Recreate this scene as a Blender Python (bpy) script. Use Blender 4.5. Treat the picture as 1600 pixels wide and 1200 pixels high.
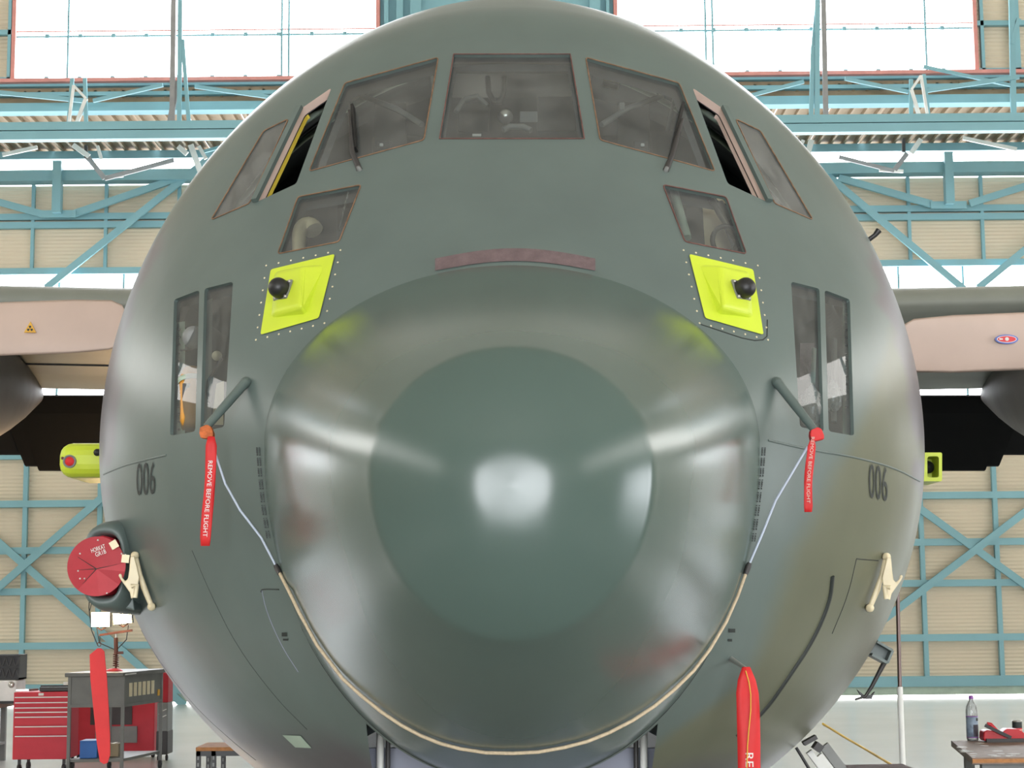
import bpy, bmesh, math, random
import numpy as np
from mathutils import Vector, Matrix, noise
from mathutils.bvhtree import BVHTree
from mathutils.geometry import delaunay_2d_cdt, tessellate_polygon

for o in list(bpy.data.objects):
    bpy.data.objects.remove(o)
SC = bpy.context.scene
COL = SC.collection
random.seed(7)

# ------------------------------------------------------------------ camera
F, EYE = 2730.0, 1.8                       # focal length in pixels of the 1600x1200 frame, eye height
PITCH = math.atan(350 / F)
ROLL = math.radians(-0.54)
cam_d = bpy.data.cameras.new('camera')
cam_d.sensor_width = 36.0
cam_d.lens = F / 1600 * 36.0
cam_d.clip_end = 300
cam = bpy.data.objects.new('camera', cam_d)
COL.objects.link(cam)
C0 = Matrix.Translation((0, 0, EYE)) @ Matrix.Rotation(math.pi / 2 + PITCH, 4, 'X')
CR = C0 @ Matrix.Rotation(ROLL, 4, 'Z')
cam.matrix_world = CR
SC.camera = cam
PLANE_M = CR @ C0.inverted()               # the aircraft stands half a degree out of level with the hall

# ------------------------------------------------------------------ light, exposure
world = bpy.data.worlds.new('world')
SC.world = world
world.use_nodes = True
world.node_tree.nodes['Background'].inputs[0].default_value = (0.90, 0.95, 1.0, 1)
world.node_tree.nodes['Background'].inputs[1].default_value = 2.0
DAYLIGHT = 7.0                             # radiance of the translucent daylight panes
SC.view_settings.view_transform = 'Standard'
SC.view_settings.look = 'None'
SC.view_settings.gamma = 1.0
SC.view_settings.use_curve_mapping = False
SC.view_settings.exposure = 0.66
SC.cycles.use_denoising = True
SC.cycles.max_bounces = 8
SC.cycles.transparent_max_bounces = 16
SC.cycles.caustics_reflective = False
SC.cycles.caustics_refractive = False
SC.cycles.sample_clamp_indirect = 8.0

# ------------------------------------------------------------------ materials
def lin(c):
    return tuple(((v / 255) / 12.92 if v / 255 <= 0.04045 else ((v / 255 + 0.055) / 1.055) ** 2.4) for v in c)

def mat(name, rgb, rough=0.5, metal=0.0, vary=0.08, scale=6.0, bump=0.0, bump_scale=40.0, spec=0.5, alpha_glass=False, emit=None, attr=None, coat=0.0):
    m = bpy.data.materials.new(name)
    m.use_nodes = True
    nt = m.node_tree
    b = nt.nodes['Principled BSDF']
    c = lin(rgb)
    b.inputs['Roughness'].default_value = rough
    b.inputs['Metallic'].default_value = metal
    b.inputs['Specular IOR Level'].default_value = spec
    b.inputs['Coat Weight'].default_value = coat
    b.inputs['Coat Roughness'].default_value = 0.12
    tc = nt.nodes.new('ShaderNodeTexCoord')
    nz = nt.nodes.new('ShaderNodeTexNoise')
    nz.inputs['Scale'].default_value = scale
    nz.inputs['Detail'].default_value = 5
    nt.links.new(tc.outputs['Object'], nz.inputs['Vector'])
    mr = nt.nodes.new('ShaderNodeMapRange')
    mr.inputs['From Min'].default_value = 0.3
    mr.inputs['From Max'].default_value = 0.7
    mr.inputs['To Min'].default_value = 1 - vary
    mr.inputs['To Max'].default_value = 1 + vary
    nt.links.new(nz.outputs['Fac'], mr.inputs['Value'])
    mul = nt.nodes.new('ShaderNodeVectorMath')
    mul.operation = 'SCALE'
    if attr:
        at = nt.nodes.new('ShaderNodeAttribute')
        at.attribute_name = attr
        nt.links.new(at.outputs['Color'], mul.inputs[0])
    else:
        mul.inputs[0].default_value = c
    nt.links.new(mr.outputs['Result'], mul.inputs['Scale'])
    nt.links.new(mul.outputs['Vector'], b.inputs['Base Color'])
    if bump:
        n2 = nt.nodes.new('ShaderNodeTexNoise')
        n2.inputs['Scale'].default_value = bump_scale
        n2.inputs['Detail'].default_value = 3
        nt.links.new(tc.outputs['Object'], n2.inputs['Vector'])
        bp = nt.nodes.new('ShaderNodeBump')
        bp.inputs['Strength'].default_value = bump
        bp.inputs['Distance'].default_value = 0.02
        nt.links.new(n2.outputs['Fac'], bp.inputs['Height'])
        nt.links.new(bp.outputs['Normal'], b.inputs['Normal'])
    if emit:
        b.inputs['Emission Color'].default_value = (*lin(emit[0]), 1)
        b.inputs['Emission Strength'].default_value = emit[1]
    return m

def ribbed(name, rgb, period, axis='Z', rough=0.55, dist=0.02):
    m = mat(name, rgb, rough, vary=0.05, scale=0.6)
    nt = m.node_tree
    b = nt.nodes['Principled BSDF']
    tc = nt.nodes.new('ShaderNodeTexCoord')
    sx = nt.nodes.new('ShaderNodeSeparateXYZ')
    nt.links.new(tc.outputs['Object'], sx.inputs[0])
    mu = nt.nodes.new('ShaderNodeMath'); mu.operation = 'MULTIPLY'; mu.inputs[1].default_value = 2 * math.pi / period
    sn = nt.nodes.new('ShaderNodeMath'); sn.operation = 'SINE'
    nt.links.new(sx.outputs[axis], mu.inputs[0]); nt.links.new(mu.outputs[0], sn.inputs[0])
    bp = nt.nodes.new('ShaderNodeBump'); bp.inputs['Distance'].default_value = dist; bp.inputs['Strength'].default_value = 0.8
    nt.links.new(sn.outputs[0], bp.inputs['Height']); nt.links.new(bp.outputs['Normal'], b.inputs['Normal'])
    return m

def glass(name, tint=(0.78, 0.84, 0.82), rough=0.03, dust=0.06):
    m = bpy.data.materials.new(name)
    m.use_nodes = True
    nt = m.node_tree
    nt.nodes.clear()
    out = nt.nodes.new('ShaderNodeOutputMaterial')
    tr = nt.nodes.new('ShaderNodeBsdfTransparent'); tr.inputs[0].default_value = (*tint, 1)
    gl = nt.nodes.new('ShaderNodeBsdfGlossy'); gl.inputs['Roughness'].default_value = rough
    fr = nt.nodes.new('ShaderNodeFresnel'); fr.inputs['IOR'].default_value = 1.5
    mx = nt.nodes.new('ShaderNodeMixShader')
    nt.links.new(fr.outputs[0], mx.inputs[0]); nt.links.new(tr.outputs[0], mx.inputs[1]); nt.links.new(gl.outputs[0], mx.inputs[2])
    df = nt.nodes.new('ShaderNodeBsdfDiffuse'); df.inputs[0].default_value = (0.6, 0.62, 0.6, 1)
    nz = nt.nodes.new('ShaderNodeTexNoise'); nz.inputs['Scale'].default_value = 5
    mr = nt.nodes.new('ShaderNodeMapRange'); mr.inputs['To Min'].default_value = dust * 0.3; mr.inputs['To Max'].default_value = dust * 1.7
    nt.links.new(nz.outputs['Fac'], mr.inputs['Value'])
    m2 = nt.nodes.new('ShaderNodeMixShader')
    nt.links.new(mr.outputs[0], m2.inputs[0]); nt.links.new(mx.outputs[0], m2.inputs[1]); nt.links.new(df.outputs[0], m2.inputs[2])
    nt.links.new(m2.outputs[0], out.inputs[0])
    return m

def emitter(name, rgb, strength):
    m = bpy.data.materials.new(name)
    m.use_nodes = True
    nt = m.node_tree
    nt.nodes.clear()
    out = nt.nodes.new('ShaderNodeOutputMaterial')
    e = nt.nodes.new('ShaderNodeEmission'); e.inputs[0].default_value = (*lin(rgb), 1); e.inputs[1].default_value = strength
    nt.links.new(e.outputs[0], out.inputs[0])
    return m

GREEN, OLIVE, MAUVE = lin((91, 104, 101)), lin((97, 100, 82)), lin((92, 87, 93))
M = {
    'skin': mat('aircraft_paint', (66, 96, 84), 0.34, vary=0.07, scale=3.0, bump=0.10, bump_scale=2.2, attr='camo'),
    'radome': mat('radome_paint', (73, 91, 86), 0.23, vary=0.03, scale=3.0, spec=0.6),
    'green': mat('green_paint', (91, 104, 101), 0.4),
    'liner': mat('cockpit_liner', (78, 86, 90), 0.7, vary=0.2, scale=9),
    'lavender': mat('gear_bay_paint', (128, 132, 148), 0.5),
    'sealant': mat('orange_sealant', (126, 96, 72), 0.7, vary=0.3, scale=30),
    'rust': mat('red_brown_sealant', (104, 68, 62), 0.7, vary=0.3, scale=30),
    'strip': mat('mauve_sealant', (104, 88, 90), 0.7, vary=0.22, scale=22, bump=0.4, bump_scale=60),
    'yellow': mat('yellow_green_primer', (196, 214, 56), 0.45, vary=0.03),
    'yellow2': mat('pod_primer', (190, 206, 50), 0.45, vary=0.05),
    'yellowline': mat('yellow_seal', (216, 192, 70), 0.6),
    'pink': mat('pale_pink_primer', (206, 184, 172), 0.6, vary=0.06),
    'black': mat('black_rubber', (26, 26, 28), 0.45),
    'dark': mat('dark_metal', (52, 50, 50), 0.5, vary=0.15),
    'grey': mat('grey_metal', (120, 122, 120), 0.45, vary=0.1),
    'steel': mat('bare_steel', (190, 186, 180), 0.3, metal=0.8),
    'darkchrome': mat('brown_chrome', (96, 80, 76), 0.3, metal=0.5),
    'white': mat('white_paint', (222, 222, 218), 0.5),
    'cream_metal': mat('cream_casting', (226, 212, 178), 0.4),
    'seat': mat('seat_fabric', (62, 64, 62), 0.9, vary=0.25, scale=14),
    'mint': mat('pale_green_rib', (168, 186, 170), 0.5, vary=0.1),
    'amber': mat('amber_cylinder', (206, 140, 30), 0.45),
    'bag': glass('clear_plastic', (0.86, 0.88, 0.86), 0.12, 0.30),
    'glass': glass('window_glass', (0.74, 0.80, 0.80), 0.02, 0.11),
    'sideglass': glass('side_window_glass', (0.66, 0.72, 0.70), 0.03, 0.2),
    'red': mat('red_streamer', (206, 34, 36), 0.6, vary=0.06, scale=12),
    'redcover': mat('red_canvas', (168, 36, 48), 0.6, vary=0.06, scale=20),
    'redcover2': mat('red_canvas_pale', (182, 52, 62), 0.6, vary=0.06, scale=20),  # slightly paler red for some cover segments
    'orange': mat('orange_leather', (196, 104, 54), 0.7, vary=0.25, scale=50, bump=0.6, bump_scale=80),
    'chest': mat('chest_red', (196, 42, 58), 0.55, vary=0.05),
    'cart': mat('cart_grey', (104, 104, 100), 0.5, vary=0.1),
    'ink': mat('stencil_ink', (38, 44, 42), 0.6),
    'rope': mat('beige_rope', (196, 178, 150), 0.8, vary=0.12, scale=90),
    'bluecord': mat('pale_blue_cord', (186, 196, 214), 0.6),
    'gold': mat('yellow_cable', (196, 160, 62), 0.6),
    'blade': mat('blade_primer', (198, 176, 164), 0.5, vary=0.05, scale=3),
    'wing': mat('wing_grey', (126, 130, 122), 0.5, vary=0.1, scale=1.5),
    'nacelle': mat('nacelle_grey', (138, 132, 130), 0.6, vary=0.12, scale=2),
    'flap': mat('flap_dark', (10, 11, 12), 0.8, spec=0.1),
    'floor': mat('epoxy_floor', (172, 174, 170), 0.22, vary=0.05, scale=0.7, bump=0.012, bump_scale=3),
    'cream': ribbed('cream_cladding', (214, 200, 176), 0.075, dist=0.006),
    'tan': mat('tan_cladding', (150, 130, 104), 0.6),
    'blue': mat('blue_steel', (126, 172, 182), 0.5, vary=0.06, scale=1.0),
    'brown': mat('brown_blue_steel', (140, 140, 140), 0.5, vary=0.1),
    'pinkjamb': mat('faded_red_jamb', (206, 140, 132), 0.6),
    'hall': ribbed('hall_cladding', (178, 170, 152), 0.3),
    'roof': ribbed('roof_decking', (186, 178, 162), 0.4, 'X'),
    'pane': emitter('daylight_pane', (246, 250, 255), DAYLIGHT),
    'sidepane': emitter('side_daylight_pane', (255, 252, 246), DAYLIGHT * 0.55),
    'frontday': emitter('open_door_daylight', (248, 251, 255), DAYLIGHT * 1.35),
    'gap': emitter('daylight_gap', (255, 255, 255), DAYLIGHT),
    'lamp': emitter('halogen', (255, 214, 150), 60.0),
    'cabin': emitter('cabin_fill_glow', (255, 250, 235), 25.0),  # glow of the two added interior fill lights
    'wood': mat('table_board', (132, 112, 98), 0.6, vary=0.25, scale=18),
    'woodedge': mat('plywood_edge', (176, 120, 70), 0.7, vary=0.2, scale=30),
    'tablered': mat('red_plastic', (186, 22, 34), 0.35),
    'bottle': glass('bottle_plastic', (0.88, 0.9, 0.92), 0.06, 0.35),
    'label': mat('bottle_label', (126, 142, 160), 0.5, vary=0.35, scale=30),
    'labeldark': mat('bottle_label_dark', (54, 52, 62), 0.5, vary=0.5, scale=40),
    'violet': mat('violet_cap', (128, 60, 150), 0.4),
    'bluebox': mat('blue_box', (30, 96, 170), 0.5),
    'card': mat('cardboard', (150, 134, 108), 0.8),
    'coilbrown': mat('brown_cable', (110, 66, 54), 0.5),
    'trefoil': mat('warning_yellow', (222, 170, 60), 0.6),
    'decalblue': mat('decal_blue', (90, 110, 190), 0.5),
    'decalred': mat('decal_red', (214, 60, 70), 0.5),
}

# ------------------------------------------------------------------ helpers
def direction(x, y, roll=True):
    m = CR if roll else C0
    v = Vector(((x - 800) / F, (600 - y) / F, -1.0))
    return (m.to_3x3() @ v).normalized()

EYEP = Vector((0, 0, EYE))

def at(x, y, d, roll=True):
    """point of the hall on the upright plane y = d behind picture point (x, y)"""
    v = direction(x, y, roll)
    return EYEP + v * (d / v.y)

def on_height(x, y, z):
    v = direction(x, y)
    return EYEP + v * ((z - EYE) / v.z)

class MB:
    def __init__(self):
        self.v, self.f, self.s = [], [], []
    def add(self, vs, fs, smooth=False):
        n = len(self.v)
        self.v += [tuple(p) for p in vs]
        self.f += [tuple(n + i for i in f) for f in fs]
        self.s += [smooth] * len(fs)
        return self
    def box(self, c, size, rot=None):
        c = Vector(c)
        vs = []
        for sx in (-1, 1):
            for sy in (-1, 1):
                for sz in (-1, 1):
                    p = Vector((sx * size[0] / 2, sy * size[1] / 2, sz * size[2] / 2))
                    vs.append(c + (rot @ p if rot else p))
        return self.add(vs, [(0, 1, 3, 2), (4, 6, 7, 5), (0, 4, 5, 1), (2, 3, 7, 6), (0, 2, 6, 4), (1, 5, 7, 3)])
    def bar(self, p0, p1, w, h, side=(0, 1, 0)):
        """box from p0 to p1; h along `side`, w across it"""
        p0, p1 = Vector(p0), Vector(p1)
        a = (p1 - p0).normalized()
        s = Vector(side)
        s = (s - a * s.dot(a)).normalized()
        t = a.cross(s)
        vs = [p + t * (i * w / 2) + s * (j * h / 2) for p in (p0, p1) for i, j in ((-1, -1), (1, -1), (1, 1), (-1, 1))]
        return self.add(vs, [(3, 2, 1, 0), (4, 5, 6, 7), (0, 1, 5, 4), (1, 2, 6, 5), (2, 3, 7, 6), (3, 0, 4, 7)])
    def tube(self, pts, r, seg=8, caps=True):
        pts = [Vector(p) for p in pts]
        rs = r if isinstance(r, (list, tuple)) else [r] * len(pts)
        ref = None
        rings = []
        for i, p in enumerate(pts):
            t = (pts[min(i + 1, len(pts) - 1)] - pts[max(i - 1, 0)]).normalized()
            if ref is None:
                ref = Vector((0, 0, 1)) if abs(t.z) < 0.9 else Vector((1, 0, 0))
            n = (ref - t * ref.dot(t)).normalized()
            ref = n
            b = t.cross(n)
            rings.append([p + (n * math.cos(2 * math.pi * k / seg) + b * math.sin(2 * math.pi * k / seg)) * rs[i] for k in range(seg)])
        vs = [q for ring in rings for q in ring]
        fs = [(i * seg + k, i * seg + (k + 1) % seg, (i + 1) * seg + (k + 1) % seg, (i + 1) * seg + k) for i in range(len(pts) - 1) for k in range(seg)]
        self.add(vs, fs, True)
        if caps:
            self.add(rings[0], [tuple(range(seg))[::-1]])
            self.add(rings[-1], [tuple(range(seg))])
        return self
    def lathe(self, prof, origin=(0, 0, 0), axis=(0, 0, 1), seg=24, smooth=True, sx=1.0, xdir=None):
        """prof: (radius, height along axis)"""
        a = Vector(axis).normalized()
        x = Vector(xdir) if xdir else (Vector((1, 0, 0)) if abs(a.x) < 0.9 else Vector((0, 1, 0)))
        x = (x - a * x.dot(a)).normalized()
        y = a.cross(x)
        o = Vector(origin)
        vs = [o + a * h + (x * (sx * math.cos(2 * math.pi * k / seg)) + y * math.sin(2 * math.pi * k / seg)) * r for r, h in prof for k in range(seg)]
        fs = [(i * seg + k, i * seg + (k + 1) % seg, (i + 1) * seg + (k + 1) % seg, (i + 1) * seg + k) for i in range(len(prof) - 1) for k in range(seg)]
        return self.add(vs, fs, smooth)
    def prism(self, poly, vec):
        """solid from a closed outline of 3D points pushed along vec"""
        poly = [Vector(p) for p in poly]
        vec = Vector(vec)
        n = len(poly)
        vs = poly + [p + vec for p in poly]
        tris = tessellate_polygon([poly])
        fs = [tuple(t) for t in tris] + [tuple(n + i for i in reversed(t)) for t in tris]
        fs += [(i, (i + 1) % n, n + (i + 1) % n, n + i) for i in range(n)]
        return self.add(vs, fs)
    def build(self, name, material, parent=None, bevel=0.0, matrix=None):
        me = bpy.data.meshes.new(name)
        me.from_pydata(self.v, [], self.f)
        me.polygons.foreach_set('use_smooth', self.s)
        me.materials.append(M[material])
        bm = bmesh.new(); bm.from_mesh(me)
        bmesh.ops.recalc_face_normals(bm, faces=bm.faces)
        bm.to_mesh(me); bm.free()
        o = bpy.data.objects.new(name, me)
        COL.objects.link(o)
        o.parent = parent
        if bevel:
            md = o.modifiers.new('bevel', 'BEVEL'); md.width = bevel; md.segments = 2 if bevel < 0.015 else 4; md.limit_method = 'ANGLE'
        return o

def tag(o, label=None, cat=None, group=None, kind=None):
    if label: o['label'] = label
    if cat: o['category'] = cat
    if group: o['group'] = group
    if kind: o['kind'] = kind
    return o

def thing(name, label, cat, loc=(0, 0, 0), group=None, rz=0.0):
    o = bpy.data.objects.new(name, None)
    o.empty_display_size = 0.1
    COL.objects.link(o)
    o.location = loc
    o.rotation_euler = (0, 0, rz)
    return tag(o, label, cat, group)

def structure(name, loc=(0, 0, 0)):
    o = bpy.data.objects.new(name, None)
    COL.objects.link(o)
    o.location = loc
    return tag(o, kind='structure')

def text_mesh(body, size=1.0):
    """flat letters as (verts, faces), left edge at 0, baseline at 0"""
    cu = bpy.data.curves.new('letters', 'FONT')
    cu.body = body
    cu.size = size
    cu.resolution_u = 3
    ob = bpy.data.objects.new('letters', cu)
    COL.objects.link(ob)
    dg = bpy.context.evaluated_depsgraph_get()
    me = ob.evaluated_get(dg).to_mesh()
    vs = [v.co.copy() for v in me.vertices]
    fs = [tuple(p.vertices) for p in me.polygons]
    ob.evaluated_get(dg).to_mesh_clear()
    bpy.data.objects.remove(ob)
    bpy.data.curves.remove(cu)
    return vs, fs

# ------------------------------------------------------------------ the hall
WX, WFRONT, WBACK, WH = 24.0, -24.0, 34.6, 17.0
DC = 30.8                                   # the clerestory wall stands forward of the tail bay
fl = MB().box((0, (WFRONT + WBACK + 4) / 2, -0.1), (2 * WX, WBACK + 4 - WFRONT, 0.2)).build('floor', 'floor')
tag(fl, kind='structure')
ce = MB().box((0, (WFRONT + DC) / 2, WH + 0.1), (2 * WX, DC - WFRONT, 0.2)).build('ceiling', 'roof')
tag(ce, kind='structure')

def pbar(parent, name, a, b, wpx, d, material='blue', depth=0.12, dd=0.0):
    """straight steel member between two picture points on the plane y = d"""
    p, q = at(*a, d), at(*b, d)
    w = wpx * d / F
    p.y = q.y = d + dd
    return MB().bar(p, q, w, depth).build(name, material, parent)

# back wall: lower door leaves, window band, upper leaves
wb = structure('wall_back')
rows_low = [(713, 788), (788, 861), (861, 925), (925, 1010), (1010, 1078)]
cols = [40 + 116.5 * k for k in range(-4, 18)]
def zrow(y):                                 # height on the wall of a rail seen at picture row y at the left edge
    return at(0, y, WBACK).z
ZL = {y: zrow(y) for r in rows_low for y in r}
XC = [at(c, 800, WBACK).x for c in cols]
for (y0, y1) in rows_low:
    for i in range(len(XC) - 1):
        w, h = XC[i + 1] - XC[i], ZL[y0] - ZL[y1]
        MB().box(((XC[i] + XC[i + 1]) / 2, WBACK + 0.1, (ZL[y0] + ZL[y1]) / 2), (w - 0.01, 0.06, h - 0.01)).build('panel', 'cream', wb)
for y in (713, 788, 861, 925, 1010):
    MB().box((0, WBACK, ZL[y]), (2 * WX, 0.14, 0.135)).build('rail', 'blue', wb)
MB().box((0, WBACK - 0.02, ZL[1078]), (2 * WX, 0.2, 0.20)).build('bottom_rail', 'blue', wb)
MB().box((0, WBACK - 0.0, ZL[1078] - 0.17), (2 * WX, 0.1, 0.18)).build('bottom_skirt', 'mint', wb)
for x in XC:
    MB().box((x, WBACK - 0.01, (ZL[713] + ZL[1078]) / 2), (0.09, 0.10, ZL[713] - ZL[1078])).build('post', 'blue', wb)
for a, b in (((-120, 1023), (200, 745)), ((-120, 742), (290, 1102)), ((1330, 1005), (1720, 708)), ((1380, 755), (1780, 1045))):
    pbar(wb, 'brace', a, b, 11.5, WBACK, dd=-0.10 - 0.03 * (a[1] > 800), depth=0.05)
# the strip of daylight under the doors
MB().box((0, WBACK + 0.35, 0.07), (2 * WX, 0.05, 0.30)).build('daylight_gap', 'gap', wb)
# window band behind the wing
zt, zb = zrow(430), ZL[713]
win1 = MB().box((0, WBACK + 0.12, (zt + zb) / 2), (2 * WX, 0.05, zt - zb)).build('window_1', 'pane')
tag(win1, kind='structure')
for k in range(-18, 19):
    MB().box((k * 1.3, WBACK + 0.05, (zt + zb) / 2), (0.04, 0.05, zt - zb)).build('mullion', 'blue', win1)
# upper leaves
ru = [(290, 346), (346, 424)]
ZU = {y: zrow(y) for y in (238, 246, 252, 266, 274, 282, 290, 340, 346, 352, 424)}
for (y0, y1) in ru:
    for i in range(len(XC) - 1):
        MB().box(((XC[i] + XC[i + 1]) / 2, WBACK + 0.1, (ZU[y0] + ZU[y1]) / 2), (XC[i + 1] - XC[i] - 0.01, 0.06, ZU[y0] - ZU[y1] - 0.01)).build('panel', 'cream', wb)
for y, h in ((340, 0.13), (353, 0.13), (425, 0.13)):
    MB().box((0, WBACK, zrow(y)), (2 * WX, 0.12, h)).build('rail', 'blue', wb)
for x in XC:
    MB().box((x, WBACK - 0.005, (ZU[290] + ZU[424]) / 2), (0.065, 0.08, ZU[290] - ZU[424])).build('post', 'blue', wb)
MB().box((0, WBACK - 0.2, ZU[282]), (2 * WX, 0.35, 0.21)).build('girder', 'blue', wb)
for xx, yy in ((90, 293), (1482, 279), (786, 286), (438, 290), (1134, 283)):
    p = at(xx, yy, WBACK - 0.4)
    MB().box((p.x, WBACK - 0.4, p.z), (0.17, 0.2, 1.05)).build('post', 'blue', wb)
    MB().box((p.x, WBACK - 0.32, p.z - 0.52), (0.72, 0.05, 0.14)).build('gusset', 'blue', wb)
for a, b in (((-30, 308), (64, 334)), ((113, 335), (300, 271)), ((1310, 278), (1455, 319)), ((1515, 318), (1640, 279)),
             ((72, 450), (330, 245)), ((1290, 272), (1506, 452)), ((1528, 450), (1700, 310))):
    pbar(wb, 'brace', a, b, 11, WBACK - 0.25, depth=0.06 + 0.01 * (a[0] % 3))
# narrow lights above the girder
win2 = MB().box((0, WBACK + 0.1, (ZU[252] + ZU[266]) / 2), (2 * WX, 0.05, ZU[252] - ZU[266])).build('window_2', 'pane')
tag(win2, kind='structure')
MB().box((0, WBACK + 0.05, (ZU[266] + ZU[274]) / 2), (2 * WX, 0.1, ZU[266] - ZU[274])).build('sill_panel', 'mint', wb)
MB().box((0, WBACK - 0.05, ZU[246]), (2 * WX, 0.2, 0.16)).build('rail', 'blue', wb)
# tail-bay deck seen from below
zd = ZU[238]
dk = structure('ceiling_tail_bay')
for k in range(-23, 23):
    MB().box((k * 1.02 + 0.5, (WBACK + DC) / 2 + 0.2, zd + 0.1), (0.96, WBACK - DC + 0.4, 0.08)).build('panel', 'tan', dk)
for k in range(-44, 45):
    MB().box((k * 0.255 + 0.13, (WBACK + DC) / 2 + 0.2, zd + 0.05), (0.05, WBACK - DC + 0.4, 0.14)).build('rib', 'tan', dk)
# header girder and clerestory wall above the bay mouth
wc = structure('wall_clerestory')
def zc_(y, d=DC):
    return at(0, y, d).z
def hbeam(name, y0, y1, d, material='blue', depth=0.2):
    a, b = zc_(y0, d), zc_(y1, d)
    return MB().box((0, d, (a + b) / 2), (2 * WX, depth, a - b)).build(name, material, wc)
hbeam('girder', 193.5, 206, DC - 0.9)
hbeam('girder', 207.5, 220.5, DC - 0.9)
MB().box((0, DC - 0.85, zc_(206.8, DC - 0.9)), (2 * WX, 0.1, 0.05)).build('girder_seam', 'dark', wc)
hbeam('beam', 165, 178, DC, 'blue', 0.3)
hbeam('cladding', 153, 166, DC + 0.06, 'tan', 0.06)
hbeam('beam', 147, 153, DC)
hbeam('cladding', 137, 148, DC + 0.06, 'tan', 0.06)
hbeam('beam', 132, 138, DC)
hbeam('window_sill', 126, 131.5, DC - 0.1, 'pinkjamb', 0.25)
zs = zc_(127)
def xat(x, y=60, d=DC):
    return at(x, y, d).x
for n, (x0, x1) in enumerate(((24, 591), (962, 1522))):
    a, b = xat(x0), xat(x1)
    w = MB().box(((a + b) / 2, DC + 0.05, (zs + WH - 0.6) / 2), (b - a, 0.05, WH - 0.6 - zs)).build('window_%d' % (n + 3), 'pane')
    tag(w, kind='structure')
    for xx in (a, b):
        MB().box((xx, DC - 0.02, (zs + WH) / 2), (0.07, 0.2, WH - zs)).build('jamb', 'pinkjamb', w)
    zz = zc_(56)
    MB().box(((a + b) / 2, DC - 0.02, zz - 0.04), (b - a, 0.06, 0.03)).build('glazing_bar', 'blue', w)
    MB().box(((a + b) / 2, DC - 0.02, zz + 0.06), (b - a, 0.05, 0.02)).build('glazing_bar', 'pinkjamb', w)
    for xx in ((108, 441, 452) if n == 0 else (1102, 1113, 1445)):
        MB().box((xat(xx), DC - 0.04, (zs + WH) / 2), (0.035, 0.08, WH - zs)).build('mullion', 'blue', w)
    for k in range(1, 11):
        xx = a + (b - a) * k / 11
        for q in (zz - 0.04, zs + 0.02):
            MB().box((xx, DC - 0.06, q), (0.07, 0.05, 0.07)).build('clip', 'blue', w)
# solid cladding beside and between the windows
for x0, x1 in ((-900, 22), (593, 960), (1524, 2500)):
    a, b = xat(x0), xat(x1)
    a, b = max(a, -WX), min(b, WX)
    MB().box(((a + b) / 2, DC + 0.08, (zs + WH) / 2), (b - a, 0.06, WH - zs)).build('cladding', 'cream' if x0 != 593 else 'blue', wc)
for xx, w in ((17, 0.06), (1533, 0.06), (1586, 0.12), (-60, 0.06), (604, 0.08), (625, 0.12), (650, 0.2), (930, 0.2), (950, 0.06)):
    MB().box((xat(xx), DC - 0.05, (zs + WH) / 2), (w, 0.1, WH - zs)).build('post', 'blue', wc)
for y in (56, 130):
    for x0, x1 in ((-400, 22), (1524, 2000)):
        a, b = at(x0, y, DC), at(x1, y, DC)
        MB().box(((a.x + b.x) / 2, DC - 0.05, zc_(y - 3)), (b.x - a.x, 0.1, 0.09)).build('rail', 'blue', wc)
# roof truss standing on the header girder
tr = structure('trim_1')
DT = DC - 0.9
for a, b, w, m_ in (((271, -60), (268, 192), 8, 'brown'), ((281, -60), (279, 192), 7, 'blue'), ((284, 60), (294, 192), 6, 'blue'), ((275, 125), (264, 192), 9, 'brown'),
                    ((1279, -60), (1278, 180), 8, 'blue'), ((1287, -60), (1292, 180), 8, 'brown'), ((1272, 70), (1269, 180), 7, 'blue'), ((1278, 0), (1270, 90), 5, 'blue'),
                    ((112, 130), (104, 192), 4, 'white'), ((112, 130), (131, 150), 4, 'white'), ((131, 150), (115, 192), 6, 'white'), ((129, 118), (131, 192), 6, 'blue'), ((109, 118), (103, 192), 6, 'blue'),
                    ((1443, 113), (1454, 180), 4, 'white'), ((1443, 113), (1428, 135), 4, 'white'), ((1428, 135), (1442, 180), 6, 'white'), ((1428, 118), (1428, 180), 6, 'blue'), ((1448, 110), (1456, 180), 6, 'blue'),
                    ((-10, 138), (125, 151), 7, 'blue'), ((140, 151), (250, 126), 6, 'blue'), ((300, 128), (420, 145), 6, 'blue'), ((1165, 145), (1260, 120), 6, 'blue'), ((1325, 115), (1425, 136), 6, 'blue'), ((1452, 134), (1600, 112), 7, 'blue'),
                    ((1600, 20), (1588, 60), 7, 'blue'), ((1588, -40), (1592, 180), 9, 'blue'), ((1450, 95), (1590, 125), 5, 'blue')):
    nm_ = len(tr.children)
    pbar(tr, 'truss_member', a, b, w, DT, m_, 0.05, dd=0.05 + 0.011 * nm_)
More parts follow.
